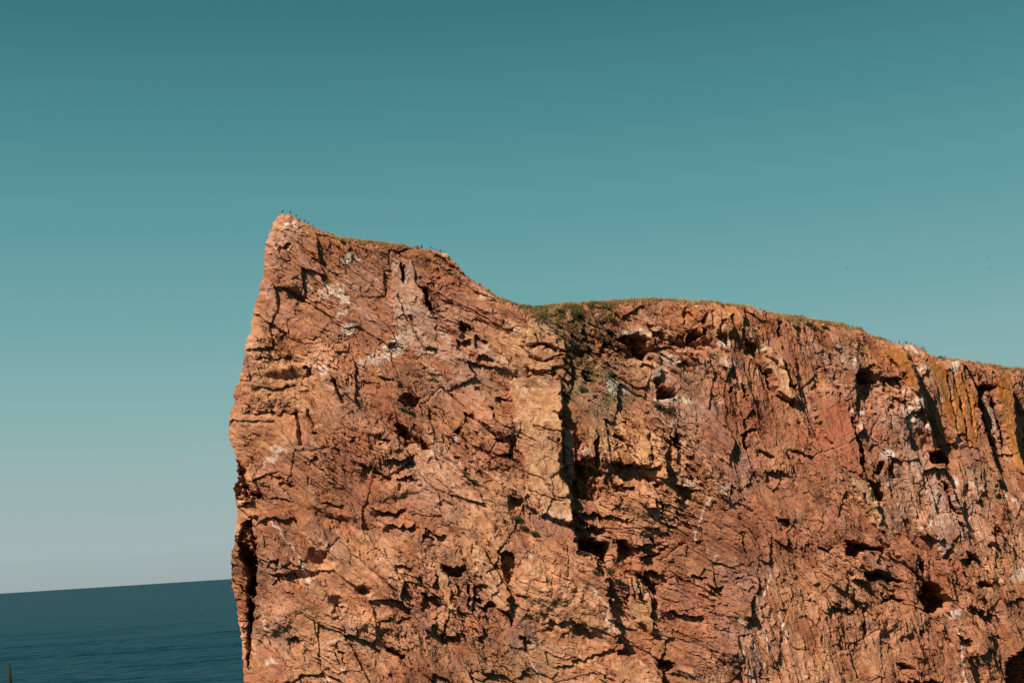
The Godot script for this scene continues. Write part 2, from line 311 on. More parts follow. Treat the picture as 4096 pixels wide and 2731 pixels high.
	["P",[-5.09,66.44,-4.36,66.4,-3.34,63.57,-4.1,63.62],-2,0,0,0,-1,0,0.3,""],
	["P",[-3.07,67,-2.63,67.06,-2.2,65.47,-2.6,65.4],-1.3,0,0,0,-1,0,0.3,""],
	["P",[-7.19,64.51,-4.86,62.52,-4.78,61.65,-6.49,63.49],-2,0,0,0,-1,0,0.3,""],
	["P",[-4.27,61.62,-2.78,61.66,-2.47,59.78,-3.76,59.43],-1.6,0,0,0,-1,0,0.3,""],
	["P",[-2.08,60.67,-1.58,60.51,-0.83,58.83,-1.47,58.86],-1.17,0,0,0,-1,0,0.3,""],
	["P",[-3.41,58.2,-1.14,57.34,-1.81,56.73,-3.04,57.32],-2.2,0,0,0,-1,0,0.3,""],
	["P",[-0.95,56.9,-0.52,57,-0.07,56.2,-0.41,56.05],-1.04,0,0,0,-1,0,0.3,""],
	["P",[-7.87,61.83,-7.44,61.89,-6.9,60.91,-7.28,60.84],-1.04,0,0,0,-1,0,0.3,""],
	["P",[-7.13,59.84,-6.71,59.82,-6.21,58.93,-6.68,58.74],-1.04,0,0,0,-1,0,0.3,""],
	["P",[-9.08,59.61,-8.42,59.49,-8.19,58.96,-8.87,58.96],-1.01,0,0,0,-1,0,0.3,""],
	["P",[-16.73,62.13,-16.26,61.46,-15.01,59.23,-16.43,59.53],-3,0,0,0,-1,0,0.3,""],
	["P",[-11.09,58.36,-10.26,58.18,-10.35,57.24,-10.97,57.37],-1.3,0,0,0,-1,0,0.3,""],
	["P",[9.31,60.95,10.54,61.06,10.86,58.29,9.73,57.66,9.38,58.85],-2,0,0,0,-1,0,0.3,""],
	["P",[9.5,55.81,10.63,56.39,12.68,56.5,13.26,59.52,13.82,61.24,14.54,58.14,14.04,55.55,14.11,52.52,14.32,50.79,13.29,48.7,10.32,49.3,9.16,51.08],-2.6,0,0,0,-1,0,0.3,""],
	["P",[16.46,60.31,17.28,60.62,19,58.68,18.42,58.58,17.1,59.53],-3,0,0,0,-1,0,0.3,""],
	["P",[18.08,63,19.23,63.03,19.2,61.13,18.69,61.86],-1.43,0,0,0,-1,0,0.3,""],
	["P",[18.41,58.37,19.73,58.51,19.92,57.63,18.78,57.6],-1.3,0,0,0,-1,0,0.3,""],
	["P",[26.72,59.41,28.32,59.95,27.7,58.09,29.05,56.92,27.58,56.77,27.02,57.9],-4,0,0,0,-1,0,0.3,""],
	["P",[23.15,51.45,23.93,51.32,24.33,48.49,24.24,45.06,23.8,45.95,23.72,48.95],-3,0,0,0,-1,0,0.3,""],
	["P",[20.84,42.29,21.82,42.23,23.22,40.87,22.33,40.63],-2.6,0,0,0,-1,0,0.3,""],
	["P",[26.36,41.19,27.37,41.3,28.02,40.79,26.87,40.56],-1.3,0,0,0,-1,0,0.3,""],
	["P",[9.25,42.91,10.31,43.35,14.68,41.73,14.27,39.32,14,38.04,13.39,36.74,12.51,38.63,11.07,39.9,9.1,40.9],-8,0,0,0,-1,0,0.3,""],
	["P",[-14.54,39.83,-10.28,39.81,-9.62,38.94,-10.58,37.97,-11.32,37.24,-13.07,37.64],-3.2,0,0,0,-1,0,0.3,""],
	["P",[-4.79,41.74,-2.13,40.95,-1.96,38.66,-2.83,35.83,-3.78,35.89,-4.35,38.4],-2.4,0,0,0,-1,0,0.3,""],
	["P",[-10.24,36.51,-9.55,36.26,-9.64,32.18,-10.15,32.62],-2.4,0,0,0,-1,0,0.3,""],
	["P",[-9.65,34.43,-7.29,33.74,-7.53,33.19,-9.37,33.47],-2.2,0,0,0,-1,0,0.3,""],
	["P",[-8.09,32.69,-6.93,32.82,-6.65,31.99,-7.61,31.65],-1.3,0,0,0,-1,0,0.3,""],
	["P",[20.92,33.88,22.33,35.25,21.99,30.9,20.94,30.14],-2.2,0,0,0,-1,0,0.3,""],
	["P",[20.44,22.47,23.85,21.74,23.7,20.13,21.53,19.47],-3.2,0,0,0,-1,0,0.3,""],
	["P",[35.68,34.94,37.02,34.69,36.75,34.2,35.7,34.35],-1.3,0,0,0,-1,0,0.3,""],
	["P",[-23.93,27.14,-22.34,27.15,-20.88,25.26,-21.14,24.68,-22.8,25.78],-2,0,0,0,-1,0,0.3,""],
	["P",[-32.06,27.22,-30.14,26.85,-30.48,26.31,-31.68,26.56],-2,0,0,0,-1,0,0.3,""],
	["P",[-30.81,25.94,-30.33,25.83,-30.44,24.92,-30.84,25.07],-1.3,0,0,0,-1,0,0.3,""],
	["P",[-32.99,44.53,-32.13,44.27,-32.19,43.78,-32.88,43.9],-1.04,0,0,0,-1,0,0.3,""],
	["P",[-39.68,37.13,-38.35,36.97,-38.61,36.5,-39.49,36.72],-1.04,0,0,0,-1,0,0.3,""],
	["P",[-35,63.74,-33.91,63.68,-33.43,62.97,-34.52,62.94],-1.17,0,0,0,-1,0,0.3,""],
	["P",[90.38,67.15,92.08,67.81,94.32,67.29,93.77,65.82,92.44,66.57,91.22,64.63,91.82,59.75,92.48,55.33,89.64,55.19,88.86,60.45,88.68,64.29],-4,0,0,0,-1,0,0.3,""],
	["P",[93.43,65.58,94.22,65.08,95.1,60.16,95.07,55.26,93.91,55.29,93.94,60.19],-2.5,0,0,0,-1,0,0.3,""],
	["P",[62.23,69.52,64.5,70.16,66.41,69.42,67.15,67.54,64.62,67.38,62.7,67.89],-3,0,0,0,-1,0,0.3,""],
	["P",[60.21,62.46,60.71,62.22,60.92,59.03,62.09,55.37,61.49,50.91,60.94,51.16,61.12,55.41,60.15,59.06],-2.6,0,0,0,-1,0,0.3,""],
	["P",[62.93,48.62,65.13,47.84,65.12,46.07,63.39,45.93],-4,0,0,0,-1,0,0.3,""],
	["P",[64.94,53.54,65.63,53.2,64.73,50.32,63.42,51.49],-2.5,0,0,0,-1,0,0.3,""],
	["P",[66.71,53.83,67.43,53.57,68.08,50.17,67.16,49.98,66.64,51.58],-4,0,0,0,-1,0,0.3,""],
	["P",[75.39,54.86,79.78,55.27,80.67,52.73,79.48,52.29,75.11,52.36],-5,0,0,0,-1,0,0.3,""],
	["P",[76.35,49.36,77.44,49.08,78.76,44.28,80.25,39.5,79.29,39.55,77.77,42.98,76.61,47.08],-3.2,0,0,0,-1,0,0.3,""],
	["P",[55.43,40.14,58.92,39.29,63.52,37.84,63.02,37.05,59.49,37.91,58.59,37.23,57.54,35.69,56.63,36.7,55.23,37.17],-5.5,0,0,0,-1,0,0.3,""],
	["P",[57.72,34.22,61.45,33.68,65.03,32.76,67.21,32.32,65.62,31.73,61.31,32.7,58.35,32.21],-4.2,0,0,0,-1,0,0.3,""],
	["P",[70.26,32.21,73.18,31.36,74.34,29.5,75.5,27.86,74.09,26.32,70.98,25.85,69.25,26.83,68.64,28.98,69.66,30.9],-8,0,0,0,-1,0,0.3,""],
	["P",[60.41,28.57,63.89,29.82,66.39,29.01,65.71,28.37,63.77,29.02,61.87,28.47],-2.8,0,0,0,-1,0,0.3,""],
	["P",[84.88,17.54,88.78,19.07,96.81,19.5,94.79,9.22,83.7,10.29],-8,0,0,0,-1,0,0.3,""],
	["P",[83.15,17.6,83.96,17.1,84.09,13.66,83.4,13.93],-2.5,0,0,0,-1,0,0.3,""],
	["P",[79.49,36.64,81.23,35.88,81.72,34.51,79.46,34.21],-4,0,0,0,-1,0,0.3,""],
	["P",[70,35.45,71.28,35.37,70.89,32.77,69.79,32.41],-3,0,0,0,-1,0,0.3,""],
	["P",[63.01,18.62,65.43,17.79,66.22,16.68,63.83,16.67],-3,0,0,0,-1,0,0.3,""],
	["P",[80.46,30.84,83.12,31.1,84.51,29.91,81.79,29.43],-3,0,0,0,-1,0,0.3,""],
	["P",[85.33,38.11,86.48,37.37,85.92,36.27,84.51,37.03],-1.625,0,0,0,-1,0,0.3,""],
	["P",[86.98,41.21,88.79,38.83,88.4,38.4,86.61,39.86],-2.5,0,0,0,-1,0,0.3,""],
	["P",[30.32,78.11,31.88,78.23,34.59,77.07,32.62,76.46,31.15,75.84,30.72,77.04],-5,0,0,0,-1,0,0.3,""],
	["P",[33.53,78.86,34.75,78.67,34.59,77.07,33.48,77.35],-2.275,0,0,0,-1,0,0.3,""],
	["P",[37.1,79.65,38.54,79.74,37.59,79.03],-1.95,0,0,0,-1,0,0.3,""],
	["P",[24.08,79.99,25.09,79.76,24.78,78.72,23.91,79.03],-1.625,0,0,0,-1,0,0.3,""],
	["P",[33.91,80.83,34.52,80.99,35.04,79.72,34.18,79.85],-1.625,0,0,0,-1,0,0.3,""],
	["P",[48.23,79.44,49.01,79.61,48.8,76.6,48.19,76.61],-3,0,0,0,-1,0,0.3,""],
	["P",[18.44,77.78,23.58,77.77,24.23,75.01,23.61,73,22.71,72.91,20.68,75.18],-3,0,0,0,-1,0,0.3,""],
	["P",[24.58,67.78,25.22,68.42,28.06,67.83,28.45,66.16,26.13,66.14,24.61,66.57],-5,0,0,0,-1,0,0.3,""],
	["P",[24.24,69.91,25.79,69.83,25.62,67.91,24.6,67.96],-1.625,0,0,0,-1,0,0.3,""],
	["P",[37.58,68.08,38.69,67.81,38.7,66.59,37.87,66.49],-1.95,0,0,0,-1,0,0.3,""],
	["P",[39.91,68.43,40.68,67.95,40.99,65.68,40.31,65.71],-2.5,0,0,0,-1,0,0.3,""],
	["P",[44.01,71.64,44.86,71.34,45.62,69.76,46.23,67.73,46.72,66.26,48.29,65.21,49.92,63.88,49.68,63.44,47.85,64.68,46.33,66.14,45.56,67.53,44.95,69.6,44.03,70.64],-3,0,0,0,-1,0,0.3,""],
	["P",[48.72,68.1,50.58,67.81,50.62,66.21,49.69,66.34],-1.43,0,0,0,-1,0,0.3,""],
	["P",[30.5,74.73,31.99,73.75,32.38,73.05,31.3,73.56],-1.625,0,0,0,-1,0,0.3,""],
	["P",[24.16,74.11,25.03,73.84,24.06,72.98],-1.3,0,0,0,-1,0,0.3,""],
	["P",[48.25,72.23,48.72,72.22,49.01,70.6,48.73,70.61],-1.3,0,0,0,-1,0,0.3,""],
	["P",[50.38,71.8,50.75,71.69,50.92,69.85,50.56,70.05],-1.3,0,0,0,-1,0,0.3,""],
	["P",[11.92,70.87,12.6,71.06,14.07,70.09,12.73,69.93],-2,0,0,0,-1,0,0.3,""],
	["O",[2.57,76.86,4.59,76.89,7.04,76.23],0.6,1.02],
	["O",[1.13,72.72,2.57,71.98,5.73,71.77,8.17,72.81],0.7,1.19],
	["O",[-45.98,77.5,-42,76.88,-38.42,76.97,-36.12,75.94],0.7,1.19],
	["O",[-44.77,71.76,-40.13,71.53,-36.42,72.18],0.7,1.19],
	["O",[-46.86,67.71,-41.34,67.34,-35.75,67.14],0.7,1.19],
	["O",[-35.84,75.66,-34.59,74.85],1.6,2.72],
	["O",[-39.93,96.96,-37.65,96.69],1.1,1.87],
	["O",[-27.2,57.65,-24.83,57.25],1.6,2.72],
	["O",[-22.86,58.37,-20.67,57.56,-17.84,58.89],1.6,2.72],
	["O",[-24.84,57,-21.74,54.86],1.4,2.38],
	["O",[-20.9,54.98,-17.07,54.49],1.4,2.38],
	["O",[-42.73,42.91,-40.23,42.18],1.3,2.21],
	["O",[-42.57,40.41,-39.42,40.21,-36.8,39.14],1.2,2.04],
	["O",[-32.24,34.83,-30.32,33.93],1.4,2.38],
	["O",[-40.04,29.96,-37.04,29.36],1.2,2.04],
	["O",[-25.62,50.41,-24.08,49.31,-21.68,49.08,-19.5,49.62],1.6,2.72],
	["O",[-23.58,47.06,-20.74,46.76,-17.64,46.41],1.5,2.55],
	["O",[-9.25,65.56,-7.14,65.17],1.5,2.55],
	["O",[-2.48,51.03,-0.31,50.09],1.9,3.23],
	["O",[14.24,56.5,17.2,55.38,20.74,54.84,22.45,54.48,24.22,54.64],4.2,7.14],
	["O",[27.16,51.22,30.08,50.02],2,3.4],
	["O",[16.19,51.97,20.11,51.02],2,3.4],
	["O",[13.12,46.45,16.52,45.95,19.61,45.13],1.3,2.21],
	["O",[15.26,42.59,18.45,41.08],3,5.1],
	["O",[18.74,38.87,22.43,39.32],1.3,2.21],
	["O",[19.58,37.22,23.59,35.92],2.2,3.74],
	["O",[18.2,36.52,22.04,34.89],2.2,3.74],
	["O",[23.07,30.12,29.48,28.37],1.7,2.89],
	["O",[42.67,52.39,47.19,52.12],1.5,2.55],
	["O",[43.7,44.49,46.39,43.74],1.9,3.23],
	["O",[41.81,57.47,43.13,55.76,44.88,54.93],1.6,2.72],
	["O",[8.7,44.8,13.99,44.4],2.4,4.08],
	["O",[9.31,47.23,13.98,46.53],2,3.4],
	["O",[-17.89,35.77,-14.29,33.83],2.6,4.42],
	["O",[-14.93,28.84,-11.99,27.92],1.5,2.55],
	["O",[2.47,29.45,6.67,29.71],1.1,1.87],
	["O",[6.65,29.5,10.6,26.93],1.5,2.55],
	["O",[2.83,22.12,7.18,22.96,14.51,24.71],0.9,1.53],
	["O",[16.22,42.15,19.1,40.62],2.6,4.42],
	["O",[67.1,68.94,69.32,68.52,71.4,68.05],2.4,4.08],
	["O",[61.45,49.93,64.62,49.52],2.2,3.74],
	["O",[78.32,27.01,83.6,24.71],1.7,2.89],
	["O",[74.66,22.62,77.31,20.87],2,3.4],
	["O",[62.41,15.7,66.97,15.24,71.51,14.6],2.6,4.42],
	["O",[24.48,78.37,27.16,77.65],2,3.4],
	["O",[41.4,76.41,43.94,75.27],2.2,3.74],
	["O",[19.86,76.12,22.51,75.77],1.6,2.72],
	["O",[68.27,64.74,72.26,64.17],1.6,2.72],
	["O",[-3.59,68.02,-1.04,67.56],1,1.7],
	["O",[-21.81,40.74,-18.57,39.3],1,1.7],
	["O",[-16.61,46.22,-12.97,44.12],1.4,2.38],
	["O",[-17.08,45,-15.03,44.45],1.2,2.04],
	["O",[50.99,28.96,56.39,27.74],1.2,2.04],
	["O",[-1.88,27.63,0.11,26.69],1.6,2.72],
	["O",[-15.15,77.71,-12.61,76.48],1.2,2.04],
	["O",[-9.34,81.47,-6.34,80.43],1.8,3.06],
	["O",[-9.93,78.36,-7.36,77.69],1.5,2.55],
	["O",[-8.93,81,-7.24,80.02],1.6,2.72],
	["O",[-6.18,75.49,-3.19,74.63],1.4,2.38],
	["O",[-6.86,78.88,-4.29,78.08],1.6,2.72],
	["O",[-25.43,31.58,-19.71,31.62],0.8,1.36],
	["O",[-33.81,51.87,-29.72,50.37],0.8,1.36],
	["O",[-42.37,56.56,-37.87,54.83],0.8,1.36],
	["O",[-24.31,62.36,-21.82,61.36],1.2,2.04],
	["O",[49.95,39.26,53.54,38.18],1,1.7],
	["O",[30.17,34.12,33.55,33.06],1.4,2.38],
	["O",[27.74,35.95,30.68,34.93],1.2,2.04],
	["O",[36.52,27.86,39.09,27.26],1,1.7],
	["C",[2.57,76.86,4.59,76.89,7.04,76.14,7.55,75.36],1.2,0.3],
	["C",[2.75,74.79,5.23,73.99,8.61,74.77],1.1,0.28],
	["C",[4.17,78.58,4.81,76.88],0.8,0.25],
	["C",[8.34,75.27,10.29,75.66],0.8,0.25],
	["C",[-37.34,67.05,-37.14,64.8,-36.68,61.43],1.5,0.5],
	["C",[-35.25,66.94,-34.52,64.44],1.2,0.45],
	["C",[-30.94,72.08,-30.15,70.51,-29.45,68.29],1.8,0.5],
	["C",[45.16,73.16,46.76,71.55,48.65,70.34],1.2,0.35],
	["C",[39.9,59.24,42.07,59.85],1.6,0.35],
	["C",[40.23,59.01,40.14,56.79],2,0.45],
	["C",[18.74,38.96,22.44,39.4,24.48,40.54],1,0.3],
	["C",[82.56,68.91,82.87,64.4,83.08,57.94],1,0.35],
	["C",[84.11,69.66,84.79,64.36,85.08,58.83],1,0.35],
	["C",[86.13,69.16,87,64.32,86.87,58.59],0.9,0.35],
	["C",[84.55,66.28,84.87,61.49,85.29,55.8],0.8,0.3],
	["C",[58.17,28.08,57.92,23.75],1.5,0.35],
	["C",[67.85,34.27,69.97,31.96],2,0.4],
	["C",[2.38,62.53,5.28,61.27,7.7,60.91],0.5,0.2],
	["C",[4.75,59.79,7.53,58.52],0.5,0.2],
	["C",[-0.65,61.84,2.6,59.48],0.5,0.2],
	["C",[0.58,54.45,3.46,53.21,5.78,49.89,8.61,49.4],0.6,0.22],
	["C",[1.24,51.44,5.33,49.49,8.59,49.19],0.6,0.22],
	["C",[5.99,64.54,7.6,63.71],0.6,0.22],
	["C",[-19.51,86.91,-18.36,83.24,-17.16,80.94,-15.19,76.82],0.8,0.25],
	["C",[-17.52,82.75,-16.73,80.92],1,0.3],
	["C",[17.41,35.77,17.94,31.99,19.36,31.07],0.8,0.22],
	["C",[18.54,34.03,19.22,31.91,19.92,30.21],1.2,0.35],
	["C",[-7.38,39.83,-5.08,36.39],0.6,0.22],
	["C",[-6.93,32.82,-3.72,31.39],0.7,0.22],
	["C",[-3.69,31.8,-3.01,29.32],1.4,0.3],
	["C",[60.2,47.42,63.38,40.65,66.03,35.26,69.48,32],0.9,0.3],
	["C",[62.72,39.37,67.72,33.41],1.2,0.35],
	["C",[-33.97,93.93,-31.83,93.15],0.6,0.2],
	["C",[-42.07,97.46,-40.8,96.49],1,0.25],
	["C",[68.65,26.45,68.19,20.1],0.6,0.22],
	["C",[17.66,70.81,20.16,68.9,23.17,67.85],1.2,0.3],
	["C",[36.22,81.85,35.89,77.71],0.8,0.25],
	["C",[37.6,81.81,37.13,77.21],0.8,0.25],
	["C",[31.23,82.5,30.84,79.29],1,0.3],
	["C",[42.06,75.65,44.35,70.99],0.9,0.3],
	["C",[38.77,70.75,39.76,67.08],1,0.3],
	["C",[57.94,72.88,59.42,69.13],1,0.3],
	["C",[56.31,71.53,58.57,66.4],1,0.3],
]

# cormorants: u along the skyline, height above it, size, facing (+1 right), stoop
const ROWS_OF_BIRDS := [
	["on the slope below the highest peak", [[-38.90, 0.00, 0.61, 1, 0], [-37.61, 0.00, 0.61, 1, 0], [-36.63, 0.00, 0.49, 1, 1], [-36.03, 0.00, 0.49, 1, 1], [-35.09, 0.00, 0.55, 1, 1], [-34.58, 0.00, 0.49, 1, 1], [-33.81, 0.00, 0.37, 1, 2]]],
	["on the upper shoulder beside straw grass", [[-16.35, 0.00, 0.31, 1, 1], [-15.34, 0.00, 0.43, 1, 1], [-14.86, 0.00, 0.67, 1, 0], [-14.08, 0.00, 0.31, -1, 2], [-13.30, 0.00, 0.49, -1, 2], [-12.86, 0.00, 0.31, 1, 2], [-12.48, 0.00, 0.37, 1, 2], [-11.65, 0.00, 0.49, 1, 1], [-11.48, 0.00, 0.37, 1, 1], [-10.96, 0.00, 0.43, 1, 2]]],
	["in the dip of the saddle, alone", [[1.38, 0.00, 0.43, 1, 0]]],
	["of the pair on the ridge's first bend", [[45.39, 0.00, 0.43, 1, 2], [46.27, 0.00, 0.37, 1, 2]]],
	["of the trio among the grass on the long ridge", [[52.20, 0.00, 0.43, -1, 1], [52.87, 0.00, 0.49, 1, 2], [53.35, 0.00, 0.55, 1, 1]]],
	["on the bare rise right of the ridge grass", [[61.39, 0.00, 0.37, 1, 1], [61.80, 0.00, 0.37, 1, 1], [62.23, 0.00, 0.43, 1, 2], [62.82, 0.00, 0.55, 1, 2], [63.21, 0.00, 0.31, 1, 1], [63.75, 0.00, 0.37, 1, 1], [64.20, 0.00, 0.49, 1, 1], [64.63, 0.00, 0.55, 1, 0], [64.96, 0.00, 0.43, 1, 1]]],
	["in the notch under the bare rise", [[66.37, 0.00, 0.43, -1, 1], [66.80, 0.00, 0.43, 1, 1], [68.53, 0.00, 0.37, -1, 2], [69.21, 0.00, 0.43, 1, 2]]],
	["on the white-stained knob by the cleft", [[71.01, 0.00, 0.31, 1, 0], [71.97, 0.00, 0.55, 1, 0], [74.62, 0.00, 0.31, 1, 2], [75.15, 0.00, 0.55, -1, 0], [75.52, 0.00, 0.49, 1, 1], [76.14, 0.00, 0.43, 1, 1], [76.95, 0.00, 0.43, -1, 1], [77.51, 0.00, 0.37, 1, 2], [78.49, 0.00, 0.49, 1, 0], [78.82, 0.00, 0.55, 1, 1], [79.21, 0.00, 0.43, 1, 1]]],
	["in the cluster beyond the white-stained knob", [[81.83, 0.00, 0.43, 1, 2], [82.10, 0.00, 0.61, -1, 1], [82.36, 0.00, 0.67, 1, 2], [82.63, 0.00, 0.49, 1, 1], [82.90, 0.00, 0.49, -1, 1], [83.17, 0.00, 0.61, 1, 0]]],
	["on the grassy ridge at the right-hand end", [[89.07, 0.00, 0.37, 1, 2], [89.94, 0.00, 0.37, 1, 2], [91.74, 0.00, 0.43, 1, 1], [92.47, 0.00, 0.37, 1, 2], [93.49, 0.00, 0.49, 1, 1], [95.35, 0.00, 0.31, 1, 1]]],
]
# gulls in the air: place, wing span, turn, colour
const GULLS := [
	[-19.84, 99.28, -232.00, 0.90, 0.12, 0.15, [0.5, 0.5, 0.5], 0.25, "gull", "pale gull gliding in the sky above the grassy shoulder"],
	[57.80, 85.50, -238.00, 0.62, 0.25, 0.50, [0.015, 0.018, 0.02], 0.10, "flying_bird", "small dark bird flying above the long ridge, left of the others"],
	[87.88, 89.13, -255.00, 0.75, 0.35, 1.30, [0.05, 0.055, 0.06], 0.10, "flying_bird", "upper of the two dark birds flying at the far right"],
	[87.87, 87.08, -255.00, 0.60, -0.30, 1.00, [0.03, 0.034, 0.038], 0.10, "flying_bird", "lower of the two dark birds flying at the far right"],
	[82.31, 90.34, -300.00, 0.80, 0.10, 0.40, [0.45, 0.47, 0.47], 0.20, "gull", "faint pale gull flying just above the right part of the ridge"],
]
const SHRUBS := [
	[-28.69, 97.1, 0.6, -0.3, "olive green shrub under the straw grass near the peak"],
	[-23.91, 96.81, 0.7, -0.15, "low green plant beneath the middle of the straw grass on the upper shoulder"],
	[9.02, 82.76, 0.9, -0.4, "olive green shrub in the saddle, left one"],
	[11.85, 81.86, 1, 0.1, "low green plant on the grassy saddle slope, middle one"],
	[17.79, 80.86, 1.1, -0.3, "olive green shrub on the brown slope right of the saddle"],
	[23.02, 73.93, 0.9, -0.15, "low green plant at the shaded hollow below the saddle brim"],
	[25.1, 64.63, 1.4, -0.4, "olive green shrub below the square dark hole, left one"],
	[26.83, 64.1, 1.3, 0.1, "low green plant below the square dark hole, right one"],
	[-0.95, 46.59, 1.1, -0.3, "olive green shrub at the lower left edge of the tall pale slab"],
	[-0.2, 45.2, 0.9, -0.15, "low green plant just below the tall pale slab's lower left edge"],
	[1.6, 43.92, 1.1, -0.4, "olive green shrub on the ledge under the tall pale slab"],
	[-8.33, 53.29, 0.9, 0.1, "low green plant on the diagonal crack left of the tall pale slab, lower one"],
	[-9.51, 54.84, 0.8, -0.3, "olive green shrub on the diagonal crack left of the tall pale slab, upper one"],
	[8.48, 40.41, 1.1, -0.15, "low green plant on the ledge before the black cave, left one"],
	[10.14, 39.9, 1, -0.4, "olive green shrub on the ledge before the black cave, right one"],
	[13.36, 38.54, 1.3, 0.1, "low green plant inside the mouth of the black cave"],
	[13.58, 37.06, 1, -0.3, "olive green shrub at the lower lip of the black cave"],
	[54.19, 78.74, 0.9, -0.15, "low green plant under the ridge grass above the right wall"],
	[57.13, 78.02, 0.8, -0.4, "olive green shrub under the ridge grass, farther right"],
	[16.77, 70.85, 1, 0.1, "low green plant on the scree slope right of the buttress edge"],
	[11.74, 68.42, 1, -0.3, "olive green shrub low on the scree slope by the buttress edge"],
	[-18.25, 65.93, 0.8, -0.15, "low green plant by the dark pocket on the left buttress, right one"],
	[-19.5, 66.44, 0.8, -0.4, "olive green shrub by the dark pocket on the left buttress, left one"],
	[13.29, 29.07, 0.7, 0.1, "low green plant on the lower gully edge"],
	[11.18, 37.01, 0.8, -0.3, "olive green shrub on the crest below the black cave"],
]
# grass along the brim: u from, u to, depth of the fringe down the face, colour mix (0 straw .. 1 green)
const TURF := [
	[-31.38, -30.22, 0.42, 0.1, 0.7],
	[-30.22, -17.14, 1.02, 0.12, 1.6],
	[-17.14, -15.42, 0.42, 0.3, 0.8],
	[-7.19, -3.71, 0.34, 0.4, 0.35],
	[-3.71, 0.65, 1.10, 0.35, 1.2],
	[0.65, 15.71, 2.71, 0.75, 1],
	[4.66, 19.27, 5.50, 0.8, 0.35],
	[15.71, 22.39, 1.69, 0.5, 1.2],
	[22.39, 32.29, 0.85, 0.25, 1.4],
	[32.29, 40.09, 0.85, 0.25, 1.3],
	[40.09, 44.04, 1.02, 0.15, 1.4],
	[44.28, 47.57, 0.34, 0.5, 0.6],
	[47.57, 54.27, 1.61, 0.2, 1.5],
	[54.27, 61.37, 1.44, 0.2, 1.4],
	[61.37, 66.13, 0.34, 0.4, 0.5],
	[66.38, 70.72, 0.34, 0.5, 0.8],
	[80.64, 84.39, 0.59, 0.3, 0.9],
	[84.39, 90.02, 0.51, 0.1, 1.3],
	[90.02, 95.90, 0.68, 0.3, 1],
	[95.90, 120.72, 1.27, 0.35, 1.2],
	[24.63, 31.84, 0.42, 0.4, 0.5],
]

class Feat:
	var kind := ""
	var pts := PackedVector2Array()
	var box := Rect2()
	var d := 0.0
	var gx := 0.0
	var gy := 0.0
	var smooth := 0.0
	var col := -1
	var mix := 0.0
	var warp := 0.0
	var w := 0.0
	var rx := 1.0
	var ry := 1.0
	var ca := 1.0
	var sa := 0.0
	var c := Vector2()
	var label := ""
	var part := -1

var feats: Array[Feat] = []
var bins := {}
var part_names: PackedStringArray = []
var part_count := 0
var pal: PackedColorArray = []
var top_u: PackedFloat32Array = []
var top_v: PackedFloat32Array = []
var out_u: PackedFloat32Array = []
var out_v: PackedFloat32Array = []
var but_u: PackedFloat32Array = []
var but_v: PackedFloat32Array = []
var tab: PackedFloat32Array = []
var ter_u: Array[PackedFloat32Array] = []
var ter_v: Array[PackedFloat32Array] = []
var top_tab: PackedFloat32Array = []
var left_tab: PackedFloat32Array = []
var n_wide := FastNoiseLite.new()
var n_mid := FastNoiseLite.new()
var n_fine := FastNoiseLite.new()
var n_grit := FastNoiseLite.new()
var n_warp := FastNoiseLite.new()
var n_ridge := FastNoiseLite.new()
var row_pos: Array = []
var row_col: Array = []
var row_part: Array = []
var normal_rows: Array = []
var W := 0
var HH := 0
var used_names := {}


func _ready() -> void:
	# ---------- camera, sky, sun, exposure
	var cam := Camera3D.new()
	cam.name = "camera"
	cam.position = Vector3(0, 40, 0)
	cam.rotation_degrees = Vector3(8.72, 0, -3.61)
	cam.fov = 27.01
	cam.near = 0.2
	cam.far = 90000.0
	add_child(cam)
	cam.current = true
	var env := Environment.new()
	env.background_mode = Environment.BG_SKY
	var sky := Sky.new()
	var pano := PanoramaSkyMaterial.new()
	pano.panorama = sky_picture()
	sky.sky_material = pano
	env.sky = sky
	env.tonemap_mode = Environment.TONE_MAPPER_LINEAR
	env.tonemap_exposure = 1.5
	env.background_energy_multiplier = 1.0 / 1.5
	env.sdfgi_enabled = true
	env.ssao_enabled = true
	env.ssil_enabled = true
	var we := WorldEnvironment.new()
	we.name = "world_environment"
	we.environment = env
	add_child(we)
	var sun := DirectionalLight3D.new()
	sun.name = "sun"
	sun.light_energy = 1.6
	sun.light_color = Color(1.0, 0.95, 0.87)
	sun.light_angular_distance = 0.5
	sun.shadow_enabled = true
	sun.rotation_degrees = Vector3(-43, -40, 0)
	add_child(sun)

	prepare()
	make_sea()
	make_headland()
	make_cliff()
	make_turf()
	make_shrubs()
	make_birds()
	make_stake()


func sky_picture() -> ImageTexture:
	var stops := [-90.0, 0.0, 1.5, 4.0, 7.0, 10.5, 14.0, 18.0, 22.0, 30.0, 45.0, 90.0]
	var tones := [Color8(158, 172, 172), Color8(158, 172, 172), Color8(162, 180, 179), Color8(153, 179, 179), Color8(134, 175, 175), Color8(112, 165, 168), Color8(95, 153, 158), Color8(76, 136, 144), Color8(60, 118, 127), Color8(46, 98, 108), Color8(36, 80, 90), Color8(28, 62, 72)]
	var h := 1024
	var img := Image.create(64, h, false, Image.FORMAT_RGBF)
	for y in h:
		var e := 90.0 - (y + 0.5) / h * 180.0
		var k := 0
		while k < stops.size() - 2 and e > stops[k + 1]:
			k += 1
		var t: float = clampf((e - stops[k]) / (stops[k + 1] - stops[k]), 0, 1)
		t = lerpf(t, t * t * (3.0 - 2.0 * t), 0.35)
		var a: Color = tones[k].srgb_to_linear()
		var b: Color = tones[k + 1].srgb_to_linear()
		var c := a.lerp(b, t)
		for x in 64:
			img.set_pixel(x, y, c)
	return ImageTexture.create_from_image(img)


# ---------- helpers
func numbered(called: String) -> String:
	var n: int = used_names.get(called, 0)
	used_names[called] = n + 1
	return called if n == 0 else "%s_%03d" % [called, n]

